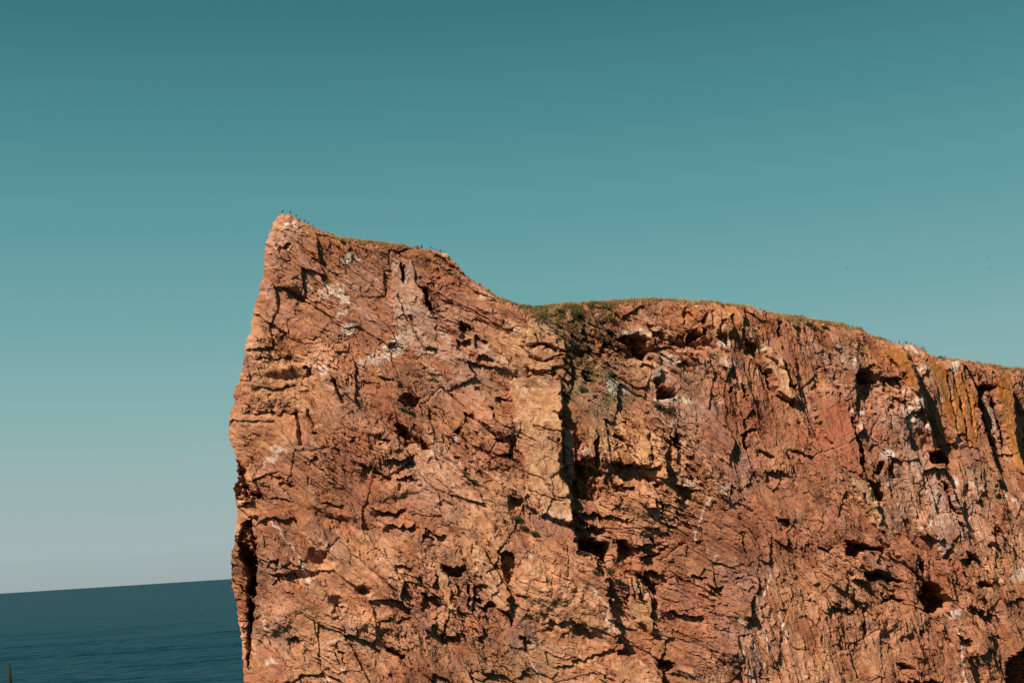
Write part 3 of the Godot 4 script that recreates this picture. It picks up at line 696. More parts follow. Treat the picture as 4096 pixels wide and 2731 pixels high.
func tag(o: Node, label: String, category := "", group := "", kind := "") -> void:
	if label: o.set_meta("label", label)
	if category: o.set_meta("category", category)
	if group: o.set_meta("group", group)
	if kind: o.set_meta("kind", kind)

func mesh_node(called: String, mesh: Mesh, mat: Material, parent: Node) -> MeshInstance3D:
	var o := MeshInstance3D.new()
	o.name = called
	o.mesh = mesh
	o.material_override = mat
	parent.add_child(o, true)
	return o

func plain(c: Color, rough := 0.9) -> StandardMaterial3D:
	var m := StandardMaterial3D.new()
	m.albedo_color = c.linear_to_srgb()
	m.roughness = rough
	m.metallic_specular = 0.3
	return m

func tinted(rough := 0.95, spec := 0.2) -> StandardMaterial3D:
	var m := StandardMaterial3D.new()
	m.albedo_color = Color.WHITE
	m.vertex_color_use_as_albedo = true
	m.roughness = rough
	m.metallic_specular = spec
	return m

func noise(seed_: int, freq: float, oct: int, kind := FastNoiseLite.TYPE_SIMPLEX_SMOOTH, frac := FastNoiseLite.FRACTAL_FBM) -> FastNoiseLite:
	var n := FastNoiseLite.new()
	n.seed = seed_
	n.noise_type = kind
	n.frequency = freq
	n.fractal_type = frac if oct > 1 else FastNoiseLite.FRACTAL_NONE
	n.fractal_octaves = oct
	return n

func along(xs: PackedFloat32Array, ys: PackedFloat32Array, x: float) -> float:
	var lo := 0
	var hi := xs.size() - 1
	if x <= xs[0]: return ys[0]
	if x >= xs[hi]: return ys[hi]
	while hi - lo > 1:
		var m := (lo + hi) >> 1
		if xs[m] > x: hi = m
		else: lo = m
	var t := (x - xs[lo]) / maxf(xs[hi] - xs[lo], 1e-5)
	return lerpf(ys[lo], ys[hi], t)

func top_at(u: float) -> float:
	var x := clampf((u + 60.0) * 20.0, 0.0, 3599.0)
	var k := int(x)
	return lerpf(top_tab[k], top_tab[k + 1], x - k)

func left_at(v: float) -> float:
	var x := clampf(v * 20.0, 0.0, 2399.0)
	var k := int(x)
	return lerpf(left_tab[k], left_tab[k + 1], x - k)

# large steps of the wall: the nearer buttress and the terraces on the right
func step_at(u: float, v: float, ragged: float) -> float:
	var m := 0.0
	var over := along(but_v, but_u, v) + 1.1 * ragged - u
	if over > 0.0 and v < top_v[0]:
		m += lerpf(2.2, 0.5, clampf((v - 63.0) / 6.0, 0, 1)) * clampf(over / 0.7, 0, 1) * clampf(1.0 - over / 38.0, 0, 1)
	if u > 25.0:
		m -= 0.0022 * (u - 25.0) * (u - 25.0)
	if u > 50.0:
		for k in ter_u.size():
			var o := u - along(ter_v[k], ter_u[k], v) + 0.3 * ragged
			if o > 0.0:
				m -= TERRACES[k][1] * clampf(o / TERRACES[k][2], 0, 1) * clampf((v - ter_v[k][0] + 8.0) / 22.0, 0, 1)
	return m

func foot_at(u: float) -> float:
	return FOOT[0] + FOOT[1] * u

func base_point(u: float, v: float, d: float) -> Vector3:
	return Vector3(u + 0.119 * d, v, -(DIST + YAW * u) - LEAN * (v - 20.0) + 0.9928 * d)


func prepare() -> void:
	n_wide = noise(11, 1.0 / 34.0, 3)
	n_mid = noise(12, 1.0 / 7.0, 3)
	n_fine = noise(13, 1.0 / 1.8, 3)
	n_grit = noise(14, 1.0 / 0.55, 2)
	n_warp = noise(15, 1.0 / 2.4, 3)
	n_ridge = noise(16, 1.0 / 3.0, 3, FastNoiseLite.TYPE_SIMPLEX_SMOOTH, FastNoiseLite.FRACTAL_RIDGED)
	for c in PALETTE:
		pal.append(Color(c[0], c[1], c[2]))
	for i in range(0, SKYLINE.size(), 2):
		top_u.append(SKYLINE[i])
		top_v.append(SKYLINE[i + 1])
	for i in range(OUTLINE.size() - 2, -1, -2):
		out_u.append(OUTLINE[i])
		out_v.append(OUTLINE[i + 1])
	for i in range(BUTTRESS.size() - 2, -1, -2):
		but_u.append(BUTTRESS[i])
		but_v.append(BUTTRESS[i + 1])
	for f in TERRACES:
		var a2: Array = f[0]
		var tu: PackedFloat32Array = []
		var tv2: PackedFloat32Array = []
		for i in range(a2.size() - 2, -1, -2):
			tu.append(a2[i])
			tv2.append(a2[i + 1])
		ter_u.append(tu)
		ter_v.append(tv2)
	for i in 3602:
		var u := i / 20.0 - 60.0
		top_tab.append(along(top_u, top_v, u) + 0.14 * n_fine.get_noise_2d(u * 1.7, 77.0) + 0.06 * n_grit.get_noise_2d(u, 3.0))
	for i in 2402:
		var v := i / 20.0
		left_tab.append(along(out_v, out_u, v) + 0.25 * n_fine.get_noise_2d(v * 1.5, 177.0) + 0.08 * n_grit.get_noise_2d(v, 3.0))
	var rng := RandomNumberGenerator.new()
	rng.seed = 5
	for i in 4096 * 5:
		tab.append(rng.randf())
	for f in FEATURES:
		var g := Feat.new()
		g.kind = f[0]
		var a: Array = f[1]
		for i in range(0, a.size(), 2):
			g.pts.append(Vector2(a[i], a[i + 1]))
		g.box = Rect2(g.pts[0], Vector2.ZERO)
		for p in g.pts:
			g.box = g.box.expand(p)
			g.c += p / g.pts.size()
		var grow := 0.6
		match g.kind:
			"P":
				g.d = f[2]; g.gx = f[3]; g.gy = f[4]; g.smooth = f[5]; g.col = f[6]; g.mix = f[7]; g.warp = f[8]; g.label = f[9]
				if g.label:
					g.part = part_names.size()
					part_names.append(g.label)
			"O":
				g.d = f[2]; g.w = f[3]; grow = g.w + 0.5
			"C":
				g.d = f[2]; g.w = f[3]; grow = g.w + 0.4
			"V":
				g.w = f[2]; g.col = f[3]; g.mix = f[4]; grow = 0.8
			"K":
				g.rx = f[2]; g.ry = f[3]; g.ca = cos(f[4]); g.sa = sin(f[4]); g.col = f[5]; g.mix = f[6]; grow = 1.5 * maxf(g.rx, g.ry)
			"B":
				g.rx = f[2]; g.ry = f[3]; g.ca = cos(f[4]); g.sa = sin(f[4]); g.d = f[5]; g.smooth = f[6]; grow = maxf(g.rx, g.ry)
		g.box = g.box.grow(grow)
		var k := feats.size()
		feats.append(g)
		for bx in range(floori(g.box.position.x / 4.0), floori(g.box.end.x / 4.0) + 1):
			for by in range(floori(g.box.position.y / 4.0), floori(g.box.end.y / 4.0) + 1):
				var key := Vector2i(bx, by)
				if not bins.has(key):
					bins[key] = PackedInt32Array()
				bins[key].append(k)


# height of the rock block that a point lies on: x height, y its own random number, z nearness of the joint round it
func blocks(a: float, b: float, salt: int) -> Vector3:
	var ix := floori(a)
	var iy := floori(b)
	var best := 9.0
	var second := 9.0
	var bi := 0
	var bdx := 0.0
	var bdy := 0.0
	for oy in range(-1, 2):
		for ox in range(-1, 2):
			var gx := ix + ox
			var gy := iy + oy
			var h := (((gx * 374761 + gy * 668265 + salt * 7919) * 1103515) >> 7) & 4095
			h *= 5
			var dx := a - gx - 0.1 - 0.8 * tab[h]
			var dy := b - gy - 0.1 - 0.8 * tab[h + 1]
			var dd := dx * dx + dy * dy
			if dd < best:
				second = best
				best = dd
				bi = h
				bdx = dx
				bdy = dy
			elif dd < second:
				second = dd
	var t := tab[bi + 2]
	return Vector3((t - 0.5) * 2.0 + ((tab[bi + 3] - 0.5) * 1.8 + 0.7) * bdx + ((tab[bi + 4] - 0.5) * 2.2 - 0.2) * bdy, t, sqrt(second) - sqrt(best))


func cliff_row(j: int) -> void:
	var pos := PackedVector3Array()
	var col := PackedColorArray()
	var prt := PackedInt32Array()
	pos.resize(COLS)
	col.resize(COLS)
	prt.resize(COLS)
	var t := float(j) / (ROWS - 1)
	for i in COLS:
		var s := float(i) / (COLS - 1)
		var v := 50.0
		var u := 0.0
		var tv := 90.0
		for k in 4:
			var l := left_at(v)
			u = l + s * (RIGHT_END - l)
			tv = top_at(u)
			var f := foot_at(u)
			v = f + t * (tv - f)
		var left := left_at(v)
		# --- hand-placed forms
		var dep := 0.0
		var smooth := 0.0
		var rough := 0.46
		var part := -1
		var wx := n_warp.get_noise_2d(u, v)
		var wy := n_warp.get_noise_2d(u + 40.0, v - 90.0)
		# coordinates along (a1) and across (b1) the dip of the beds, which bends from place to place
		var steep := u + 9.0 * n_wide.get_noise_2d(u, v + 400.0) > 36.0
		var ca := 0.37 if steep else 0.70
		var sa := 0.93 if steep else 0.714
		var bu := u + wx * 0.35 + 5.0 * n_wide.get_noise_2d(u * 0.45 + 700.0, v * 0.45)
		var bv := v + wy * 0.35 + 5.0 * n_wide.get_noise_2d(u * 0.45 - 700.0, v * 0.45 + 90.0)
		var a1 := bu * ca - bv * sa
		var b1 := bu * sa + bv * ca
		var grain := n_fine.get_noise_2d(u * 1.3 + 9.0, v * 1.3)
		var chop := n_fine.get_noise_2d(u * 1.3 - 55.0, v * 1.3 + 21.0)
		var stain := n_mid.get_noise_2d(u * 1.6 + 300.0, v * 1.6)
		var tone_a := n_wide.get_noise_2d(u * 2.2 + 50.0, v * 2.2 - 20.0)
		var tone_b := n_mid.get_noise_2d(a1 * 0.45 - 70.0, b1 * 1.1)
		# colour of the bare rock
		var c: Color = pal[0]
		var tone_c := n_fine.get_noise_2d(a1 * 0.16 + 31.0, b1 * 1.1)
		c = c.lerp(pal[1], clampf(0.34 + tone_a * 1.0 + grain * 0.3 + tone_c * 0.8, 0, 0.9))
		c = c.lerp(pal[2], clampf(tone_b * 1.4 + grain * 0.3, 0, 0.7))
		c = c.lerp(pal[3], clampf(-tone_b * 1.1 + tone_a * 0.3 - 0.07, 0, 0.65))
		c = c.lerp(pal[11], clampf(tone_c * 1.5 - tone_b - 0.4, 0, 0.5))
		var list: PackedInt32Array = bins.get(Vector2i(floori(u / 4.0), floori(v / 4.0)), PackedInt32Array())
		for k in list:
			var g: Feat = feats[k]
			var p := Vector2(u, v)
			if not g.box.has_point(p):
				continue
			match g.kind:
				"P":
					p += Vector2(wx, wy) * g.warp * 1.8 + Vector2(grain, -chop) * 0.14
					if Geometry2D.is_point_in_polygon(p, g.pts):
						var rim := 9.0
						var np := g.pts.size()
						for q in np:
							rim = minf(rim, p.distance_squared_to(Geometry2D.get_closest_point_to_segment(p, g.pts[q], g.pts[(q + 1) % np])))
						dep += (g.d + g.gx * (u - g.c.x) + g.gy * (v - g.c.y)) * minf(1.0, sqrt(rim) / (0.18 + 0.03 * absf(g.d))) * (0.9 if g.d < -1.0 else 0.9)
						smooth = maxf(smooth, g.smooth)
						if g.d < -1.0:
							smooth *= 0.3
							rough *= 1.5
							dep += g.d * 0.5 * chop
							part = -1
						elif g.part >= 0:
							part = g.part
						if g.col >= 0:
							c = c.lerp(pal[g.col], clampf(g.mix * (0.9 + 0.8 * stain + 0.6 * grain), 0, 1) * clampf((sqrt(rim) + 1.2 * stain + 0.5 * grain + 0.3) / 0.9, 0.0, 1.0))
				"O":
					p += Vector2(wx, wy) * 0.7 + Vector2(grain, chop) * 0.35
					for q in g.pts.size() - 1:
						var a := g.pts[q]
						var b := g.pts[q + 1]
						if p.x >= a.x and p.x < b.x:
							var low := lerpf(a.y, b.y, (p.x - a.x) / (b.x - a.x)) - p.y
							var run := (p.x - g.pts[0].x) / (g.pts[-1].x - g.pts[0].x)
							var end := minf(1.0, 5.0 * minf(run, 1.0 - run))
							if low > 0.0 and low < g.w:
								dep -= 0.95 * g.d * end * (1.0 - low / g.w)
							elif low <= 0.0 and low > -g.w * 0.6:
								dep += 0.12 * g.d * end * (1.0 + low / (g.w * 0.6))
				"C":
					p += Vector2(wx, wy) * 0.45
					var near := 99.0
					for q in g.pts.size() - 1:
						near = minf(near, p.distance_to(Geometry2D.get_closest_point_to_segment(p, g.pts[q], g.pts[q + 1])))
					if near < g.w:
						dep -= g.d * (1.0 - near / g.w)
				"V":
					p += Vector2(wx, wy) * 0.5
					var near2 := 99.0
					for q in g.pts.size() - 1:
						near2 = minf(near2, p.distance_to(Geometry2D.get_closest_point_to_segment(p, g.pts[q], g.pts[q + 1])))
					if near2 < g.w * (1.0 + grain):
						c = c.lerp(pal[g.col], g.mix)
				"K":
					var q2 := p - g.c
					var ex := (q2.x * g.ca + q2.y * g.sa) / g.rx
					var ey := (-q2.x * g.sa + q2.y * g.ca) / g.ry
					var r := sqrt(ex * ex + ey * ey)
					var wgt := clampf((1.1 - r + 1.1 * stain + 0.9 * grain + 0.7 * tone_c) * 1.3, 0, 1) * clampf((1.3 - r) * 4.0, 0, 1)
					c = c.lerp(pal[g.col], wgt * g.mix)
				"B":
					var q3 := p - g.c + Vector2(wx, wy) * minf(1.0, 0.35 * minf(g.rx, g.ry))
					var fx := (q3.x * g.ca + q3.y * g.sa) / g.rx
					var fy := (-q3.x * g.sa + q3.y * g.ca) / g.ry
					var rr := fx * fx + fy * fy
					if rr < 1.0:
						dep += g.d * (1.0 - rr) * (1.0 - rr)
						rough *= 1.0 + g.smooth * minf(1.0, 1.6 * (1.0 - rr))
		# --- broken rock: three sizes of jointed blocks, dipping to the right, steeper on the right-hand wall
		var big := blocks(a1 / 11.0, b1 / 4.4, 1)
		var med := blocks(a1 / 4.6 + 3.3, b1 / 1.5, 2)
		var sml := blocks(a1 / 2.2, b1 / 0.60 + 7.7, 3)
		var chip := blocks(a1 / 1.5, b1 / 0.40 + 11.0, 4)
		var streak := n_ridge.get_noise_2d(a1 * 0.28, b1 * 2.3)
		var fleck := blocks(a1 / 0.95 + 5.0, b1 / 0.24, 6)
		var patch := clampf(0.60 + 1.6 * n_mid.get_noise_2d(u * 0.4 + 900.0, v * 0.4), 0.08, 1.5)
		var patch2 := clampf(0.7 + 1.5 * n_mid.get_noise_2d(u * 0.7 + 300.0, v * 0.7 + 80.0), 0.12, 1.5)
		var bold := (1.0 - smooth) * rough
		# ledges that follow the dip: each leans out and breaks off
		var w1 := b1 / 2.6 + 0.9 * n_mid.get_noise_2d(a1 * 0.5, b1 * 0.9 + 40.0)
		var w2 := b1 / 0.95 + 0.9 * n_fine.get_noise_2d(a1 * 0.22, b1 * 0.35 + 40.0)
		var r1 := w1 - floorf(w1)
		var r2 := w2 - floorf(w2)
		if not steep:
			r1 = 1.0 - r1
			r2 = 1.0 - r2
		var m1 := clampf(0.35 + 1.8 * n_mid.get_noise_2d(a1 * 0.5 + 200.0, b1 * 1.4), 0, 1.3)
		var m2 := clampf(0.45 + 1.6 * n_mid.get_noise_2d(a1 * 0.9 - 200.0, b1 * 2.0), 0, 1.2)
		dep += 1.7 * n_wide.get_noise_2d(u, v) * (1.0 - 0.6 * smooth)
		dep += 0.9 * big.x * bold
		dep += 0.52 * med.x * bold * patch
		dep += 0.23 * sml.x * (0.06 + 1.1 * bold) * patch2
		dep += 0.13 * chip.x * (0.12 + 1.2 * bold) * (0.35 + 0.65 * patch2)
		dep += (0.95 if steep and u > 55.0 else 0.6) * r1 * m1 * bold + 0.25 * r2 * m2 * (0.08 + 1.1 * bold)
		dep += (1.2 * n_mid.get_noise_2d(a1 * 0.28 + 60.0, b1 * 1.0) + 0.35 * n_mid.get_noise_2d(a1 * 0.7, b1 * 2.4 + 33.0)) * (1.0 - 0.7 * smooth)
		dep += 0.26 * streak * (0.15 + 1.1 * bold)
		dep += 0.05 * grain + 0.08 * fleck.x * (0.15 + 1.1 * bold) * (0.2 + patch2)
		if big.z < 0.03 and patch > 0.5:
			dep -= 0.7 * (1.0 - big.z / 0.03) * bold
		# each block has its own tone
		var k1 := 1.0 + (big.y - 0.5) * 0.3 * bold + (med.y - 0.5) * 0.28 * (0.3 + 0.7 * bold) + (sml.y - 0.5) * 0.16 + 0.14 * grain + 0.12 * tone_c
		c = Color(c.r * k1, c.g * k1 * (1.0 + 0.10 * (med.y - 0.5)), c.b * k1 * (1.0 + 0.25 * (med.y - 0.5)))
		# --- the outline turns away at the left end and at the brim
		var eu := u - left
		if eu < 3.0:
			dep = dep * (0.4 + 0.2 * eu) - 1.6 * pow(1.0 - eu / 3.0, 2.0)
		var ev := tv - v
		if ev < 2.0:
			dep = dep * (0.4 + 0.3 * ev) - 0.9 * pow(1.0 - ev / 2.0, 2.0)
		pos[i] = base_point(u, v, dep + step_at(u, v, wx))
		col[i] = c
		prt[i] = part
	row_pos[j] = pos
	row_col[j] = col
	row_part[j] = prt


func some_rows(job: Callable, first: int, count: int) -> void:
	for j in range(first, count, 4):
		job.call(j)

func in_threads(job: Callable, count: int) -> void:
	var crew: Array[Thread] = []
	for k in 4:
		var th := Thread.new()
		th.start(some_rows.bind(job, k, count))
		crew.append(th)
	for th in crew:
		th.wait_to_finish()

func grid_at(j: int, i: int) -> Vector3:
	return row_pos[clampi(j, 0, HH - 1)][clampi(i, 0, W - 1)]

func normal_row(j: int) -> void:
	var out := PackedVector3Array()
	out.resize(W)
	var up: PackedVector3Array = row_pos[mini(j + 1, HH - 1)]
	var dn: PackedVector3Array = row_pos[maxi(j - 1, 0)]
	var me: PackedVector3Array = row_pos[j]
	for i in W:
		var dx := me[mini(i + 1, W - 1)] - me[maxi(i - 1, 0)]
		var dy := up[i] - dn[i]
		out[i] = dx.cross(dy).normalized()
	normal_rows[j] = out


func make_cliff() -> void:
	row_pos.resize(ROWS)
	row_col.resize(ROWS)
	row_part.resize(ROWS)
	in_threads(cliff_row, ROWS)
	# the rock goes on round its left end, on to the right, back over the top, down behind and down to the sea bed
	W = COLS + WRAP + 8
	for j in ROWS:
		var p: PackedVector3Array = row_pos[j]
		var c: PackedColorArray = row_col[j]
		var q: PackedInt32Array = row_part[j]
		var pp := PackedVector3Array()
		var cc := PackedColorArray()
		var qq := PackedInt32Array()
		for k in range(WRAP, 0, -1):
			var back := pow(float(k) / WRAP, 1.7)
			var w := p[0] + Vector3(26.0 * back * back + 0.5 * n_fine.get_noise_2d(k * 3.0, p[0].y) - 0.04 * k, 0, -70.0 * back)
			pp.append(w)
			cc.append(c[0])
			qq.append(-1)
		pp.append_array(p)
		cc.append_array(c)
		qq.append_array(q)
		var far := p[COLS - 1]
		for k in range(1, 9):
			pp.append(far + Vector3(k * 9.0 + 2.0 * n_mid.get_noise_2d(k * 5.0, far.y), 0, -k * 4.5 + 4.0 * n_mid.get_noise_2d(k * 9.0, far.y * 0.5)))
			cc.append(c[COLS - 1])
			qq.append(-1)
		row_pos[j] = pp
		row_col[j] = cc
		row_part[j] = qq
	var last: PackedVector3Array = row_pos[ROWS - 1]
	var lastc: PackedColorArray = row_col[ROWS - 1]
	var none := PackedInt32Array()
	none.resize(W)
	none.fill(-1)
	for k in range(1, BACK + 1):
		var pp2 := PackedVector3Array()
		var cc2 := PackedColorArray()
		for i in W:
			var f := float(k) / BACK
			var q4 := last[i] + Vector3(0, -0.06 * k - 0.5 * f * f + 0.35 * n_mid.get_noise_2d(last[i].x, k * 2.0) * f, -60.0 * f * f - 0.3 * k)
			if i < WRAP:
				q4.z = minf(q4.z, last[i].z - 0.05 * k)
			if k == BACK:
				q4.y = -3.0
				q4.z -= 8.0
			pp2.append(q4)
			cc2.append(lastc[i].lerp(pal[7], 0.6))
		row_pos.append(pp2)
		row_col.append(cc2)
		row_part.append(none)
	var foot: PackedVector3Array = row_pos[0].duplicate()
	for i in W:
		foot[i] = Vector3(foot[i].x, -3.0, foot[i].z + 2.0)
	row_pos.push_front(foot)
	row_col.push_front(row_col[0])
	row_part.push_front(none)
	HH = row_pos.size()
	normal_rows.resize(HH)
	in_threads(normal_row, HH)
	var pv := PackedVector3Array()
	var nv := PackedVector3Array()
	var cv := PackedColorArray()
	for j in HH:
		pv.append_array(row_pos[j])
		nv.append_array(normal_rows[j])
		cv.append_array(row_col[j])
	var n_parts := part_names.size()
	var lists: Array = []
	for k in n_parts + 1:
		lists.append(PackedInt32Array())
	var main := PackedInt32Array()
	for j in HH - 1:
		var q: PackedInt32Array = row_part[j]
		var b := j * W
		for i in W - 1:
			var o := b + i
			if q[i] < 0:
				main.append(o); main.append(o + W); main.append(o + 1)
				main.append(o + 1); main.append(o + W); main.append(o + W + 1)
			else:
				lists[q[i]].append(o)
	var rock := Node3D.new()
	rock.name = "cliff"
	add_child(rock)
	tag(rock, "tall red sandstone sea cliff with a pointed prow and grassy top", "", "", "structure")
	var mat := tinted(0.95, 0.15)
	mesh_node("rock_face", indexed(pv, PackedVector3Array(), cv, main), mat, rock)
	for k in n_parts:
		var remap := {}
		var p2 := PackedVector3Array()
		var n2 := PackedVector3Array()
		var c2 := PackedColorArray()
		var ix := PackedInt32Array()
		for o in lists[k]:
			for e in [o, o + W, o + 1, o + 1, o + W, o + W + 1]:
				if not remap.has(e):
					remap[e] = p2.size()
					p2.append(pv[e])
					n2.append(nv[e])
					c2.append(cv[e])
				ix.append(remap[e])
		if ix.size() > 0:
			var o2 := mesh_node("rock_slab", indexed(p2, PackedVector3Array(), c2, ix), mat, rock)
			tag(o2, part_names[k])

func indexed(p: PackedVector3Array, n: PackedVector3Array, c: PackedColorArray, ix: PackedInt32Array) -> ArrayMesh:
	var arr := []
	arr.resize(Mesh.ARRAY_MAX)
	arr[Mesh.ARRAY_VERTEX] = p
	if n.size() > 0:
		arr[Mesh.ARRAY_NORMAL] = n
	if c.size() > 0:
		arr[Mesh.ARRAY_COLOR] = c
	arr[Mesh.ARRAY_INDEX] = ix
	var m := ArrayMesh.new()
	m.add_surface_from_arrays(Mesh.PRIMITIVE_TRIANGLES, arr)
	return m

# a point on the built rock face
func on_rock(u: float, v: float) -> Vector3:
	var l := left_at(v)
	var s := clampf((u - l) / (RIGHT_END - l), 0, 1)
	var f := foot_at(u)
	var t := clampf((v - f) / (top_at(u) - f), 0, 1)
	return grid_at(1 + roundi(t * (ROWS - 1)), WRAP + roundi(s * (COLS - 1)))


# ---------- sea and the headland the camera stands on
func make_sea() -> void:
	var m := StandardMaterial3D.new()
	m.albedo_color = Color(0.002, 0.024, 0.040).linear_to_srgb()
	m.roughness = 0.35
	m.metallic_specular = 0.13
	var nt := NoiseTexture2D.new()
	nt.width = 512
	nt.height = 512
	nt.seamless = true
	nt.as_normal_map = true
	nt.bump_strength = 9.0
	nt.noise = noise(31, 0.012, 5)
	m.normal_enabled = true
	m.normal_texture = nt
	m.normal_scale = 1.0
	m.uv1_triplanar = true
	m.uv1_world_triplanar = true
	m.uv1_scale = Vector3(0.008, 0.008, 0.014)
	# one sheet to the horizon; swell where it is near enough to be seen
	var xs := PackedFloat32Array([-45000, -12000, -4000, -1500, -700])
	for i in 131:
		xs.append(-420.0 + i * 4.0)
	xs.append_array(PackedFloat32Array([300, 700, 1500, 4000, 12000, 45000]))
	var zs := PackedFloat32Array([45000, 8000, 1000, 100])
	var z := -150.0
	while z > -45000.0:
		zs.append(z)
		z -= 2.2 if z < -480.0 and z > -1100.0 else maxf(4.0, -z * 0.012)
	zs.append(-45000.0)
	var n := noise(33, 1.0 / 90.0, 2)
	var chop := noise(34, 1.0 / 14.0, 3)
	var pts := PackedVector3Array()
	for zz in zs:
		for x in xs:
			var near := clampf(1.4 + zz / 2200.0, 0, 1) if zz < -200.0 else 0.0
			var ph := zz / 47.0 * TAU + 2.4 * n.get_noise_2d(x * 0.35, zz * 0.6) + x * 0.004
			var y := 0.75 * sin(ph) * clampf(0.6 + 1.2 * n.get_noise_2d(x * 0.4 + 70.0, zz), 0.1, 1.3) + 0.5 * chop.get_noise_2d(x * 0.5, zz)
			pts.append(Vector3(x, y * near, zz))
	var nx := xs.size()
	var ix := PackedInt32Array()
	for j in zs.size() - 1:
		for i in nx - 1:
			var a := j * nx + i
			ix.append_array(PackedInt32Array([a, a + nx, a + 1, a + 1, a + nx, a + nx + 1]))
	var nr := PackedVector3Array()
	for j in zs.size():
		for i in nx:
			var dx := pts[j * nx + mini(i + 1, nx - 1)] - pts[j * nx + maxi(i - 1, 0)]
			var dz := pts[maxi(j - 1, 0) * nx + i] - pts[mini(j + 1, zs.size() - 1) * nx + i]
			nr.append(dz.cross(dx).normalized())
	var o := mesh_node("sea", indexed(pts, nr, PackedColorArray(), ix), m, self)
	tag(o, "", "", "", "structure")

func make_headland() -> void:
	var st := SurfaceTool.new()
	st.begin(Mesh.PRIMITIVE_TRIANGLES)
	var n := noise(41, 0.4, 3)
	var g := 48
	var pts := []
	for j in g + 1:
		for i in g + 1:
			var x := (float(i) / g - 0.5) * 90.0
			var z := (float(j) / g) * 80.0 - 9.0
			var slope := maxf(0.0, absf(x) - 16.0) + maxf(0.0, -z - 6.0) * 3.0
			pts.append(Vector3(x, 38.35 + 0.12 * n.get_noise_2d(x, z) - slope * slope * 0.09, z))
	for j in g:
		for i in g:
			var a := j * (g + 1) + i
			for k in [a, a + 1, a + g + 1, a + 1, a + g + 2, a + g + 1]:
				st.add_vertex(pts[k])
	st.generate_normals()
	var o := mesh_node("headland", st.commit(), plain(Color(0.09, 0.075, 0.03)), self)
	tag(o, "", "", "", "structure")


# ---------- grass
func tuft(seed_: int, blades: int, h: float) -> ArrayMesh:
	var rng := RandomNumberGenerator.new()
	rng.seed = seed_
	var st := SurfaceTool.new()
	st.begin(Mesh.PRIMITIVE_TRIANGLES)
	for k in blades:
		var a := rng.randf() * TAU
		var r := rng.randf() * 0.28
		var root := Vector3(cos(a) * r, -0.08, sin(a) * r)
		var b := rng.randf() * TAU
		var side := Vector3(cos(b), 0, sin(b)) * rng.randf_range(0.018, 0.035)
		var lean := Vector3(rng.randf_range(-0.1, 0.35), 0, rng.randf_range(-0.25, 0.3))
		var hh := h * rng.randf_range(0.55, 1.1)
		var mid := root + Vector3(0, hh * 0.6, 0) + lean * 0.45 * hh
		var tip := root + Vector3(0, hh, 0) + lean * 1.3 * hh
		for t in [[root - side, mid - side * 0.7, root + side], [root + side, mid - side * 0.7, mid + side * 0.7], [mid - side * 0.7, tip, mid + side * 0.7]]:
			for p in t:
				st.add_vertex(p)
	st.generate_normals()
	return st.commit()

func make_turf() -> void:
	var rng := RandomNumberGenerator.new()
	rng.seed = 77
	var places: Array[Transform3D] = []
	var tints: PackedColorArray = []
	var straw := Color(0.48, 0.265, 0.11)
	var dry := Color(0.27, 0.155, 0.065)
	var green := Color(0.115, 0.088, 0.032)
	for z in TURF:
		var u0: float = z[0]
		var u1: float = z[1]
		var band: float = z[2]
		var mixg: float = z[3]
		var dens: float = z[4]
		var count := int((u1 - u0) * dens * (16.0 + 22.0 * band))
		for k in count:
			var u := rng.randf_range(u0, u1)
			var tv := top_at(u)
			var thick := clampf(0.5 + 1.3 * n_mid.get_noise_2d(u * 2.0, 5.0), 0.05, 1.2) * band
			var fall := rng.randf() * (thick + 0.9) - 0.9
			var p: Vector3
			if fall > 0.0:
				p = on_rock(u, tv - fall)
			else:
				p = on_rock(u, tv) + Vector3(0, -0.05, fall * 3.0)
			var g := n_mid.get_noise_2d(u * 1.5, fall * 3.0 + 60.0)
			var c := straw.lerp(dry, clampf(0.4 + g * 1.2 + rng.randf_range(-0.3, 0.3), 0, 1)).lerp(green, clampf(mixg * (0.9 + 1.6 * n_mid.get_noise_2d(u + 500.0, fall * 2.0)), 0, 1))
			var sc := rng.randf_range(0.6, 1.15)
			var b := Basis(Vector3.UP, rng.randf() * TAU).scaled(Vector3(sc, sc * rng.randf_range(0.7, 1.15), sc))
			places.append(Transform3D(b, p))
			tints.append(c * rng.randf_range(0.85, 1.15))
	var mm := MultiMesh.new()
	mm.transform_format = MultiMesh.TRANSFORM_3D
	mm.use_colors = true
	mm.mesh = tuft(3, 16, 0.62)
	mm.instance_count = places.size()
	for k in places.size():
		mm.set_instance_transform(k, places[k])
		mm.set_instance_color(k, tints[k])
	var o := MultiMeshInstance3D.new()
	o.name = "grass"
	o.multimesh = mm
	var m := tinted(0.9, 0.2)
	m.backlight_enabled = true
	m.backlight = Color(0.35, 0.35, 0.35)
	o.material_override = m
	add_child(o)
	tag(o, "dry straw coloured grass fringing the top of the cliff", "grass", "", "stuff")


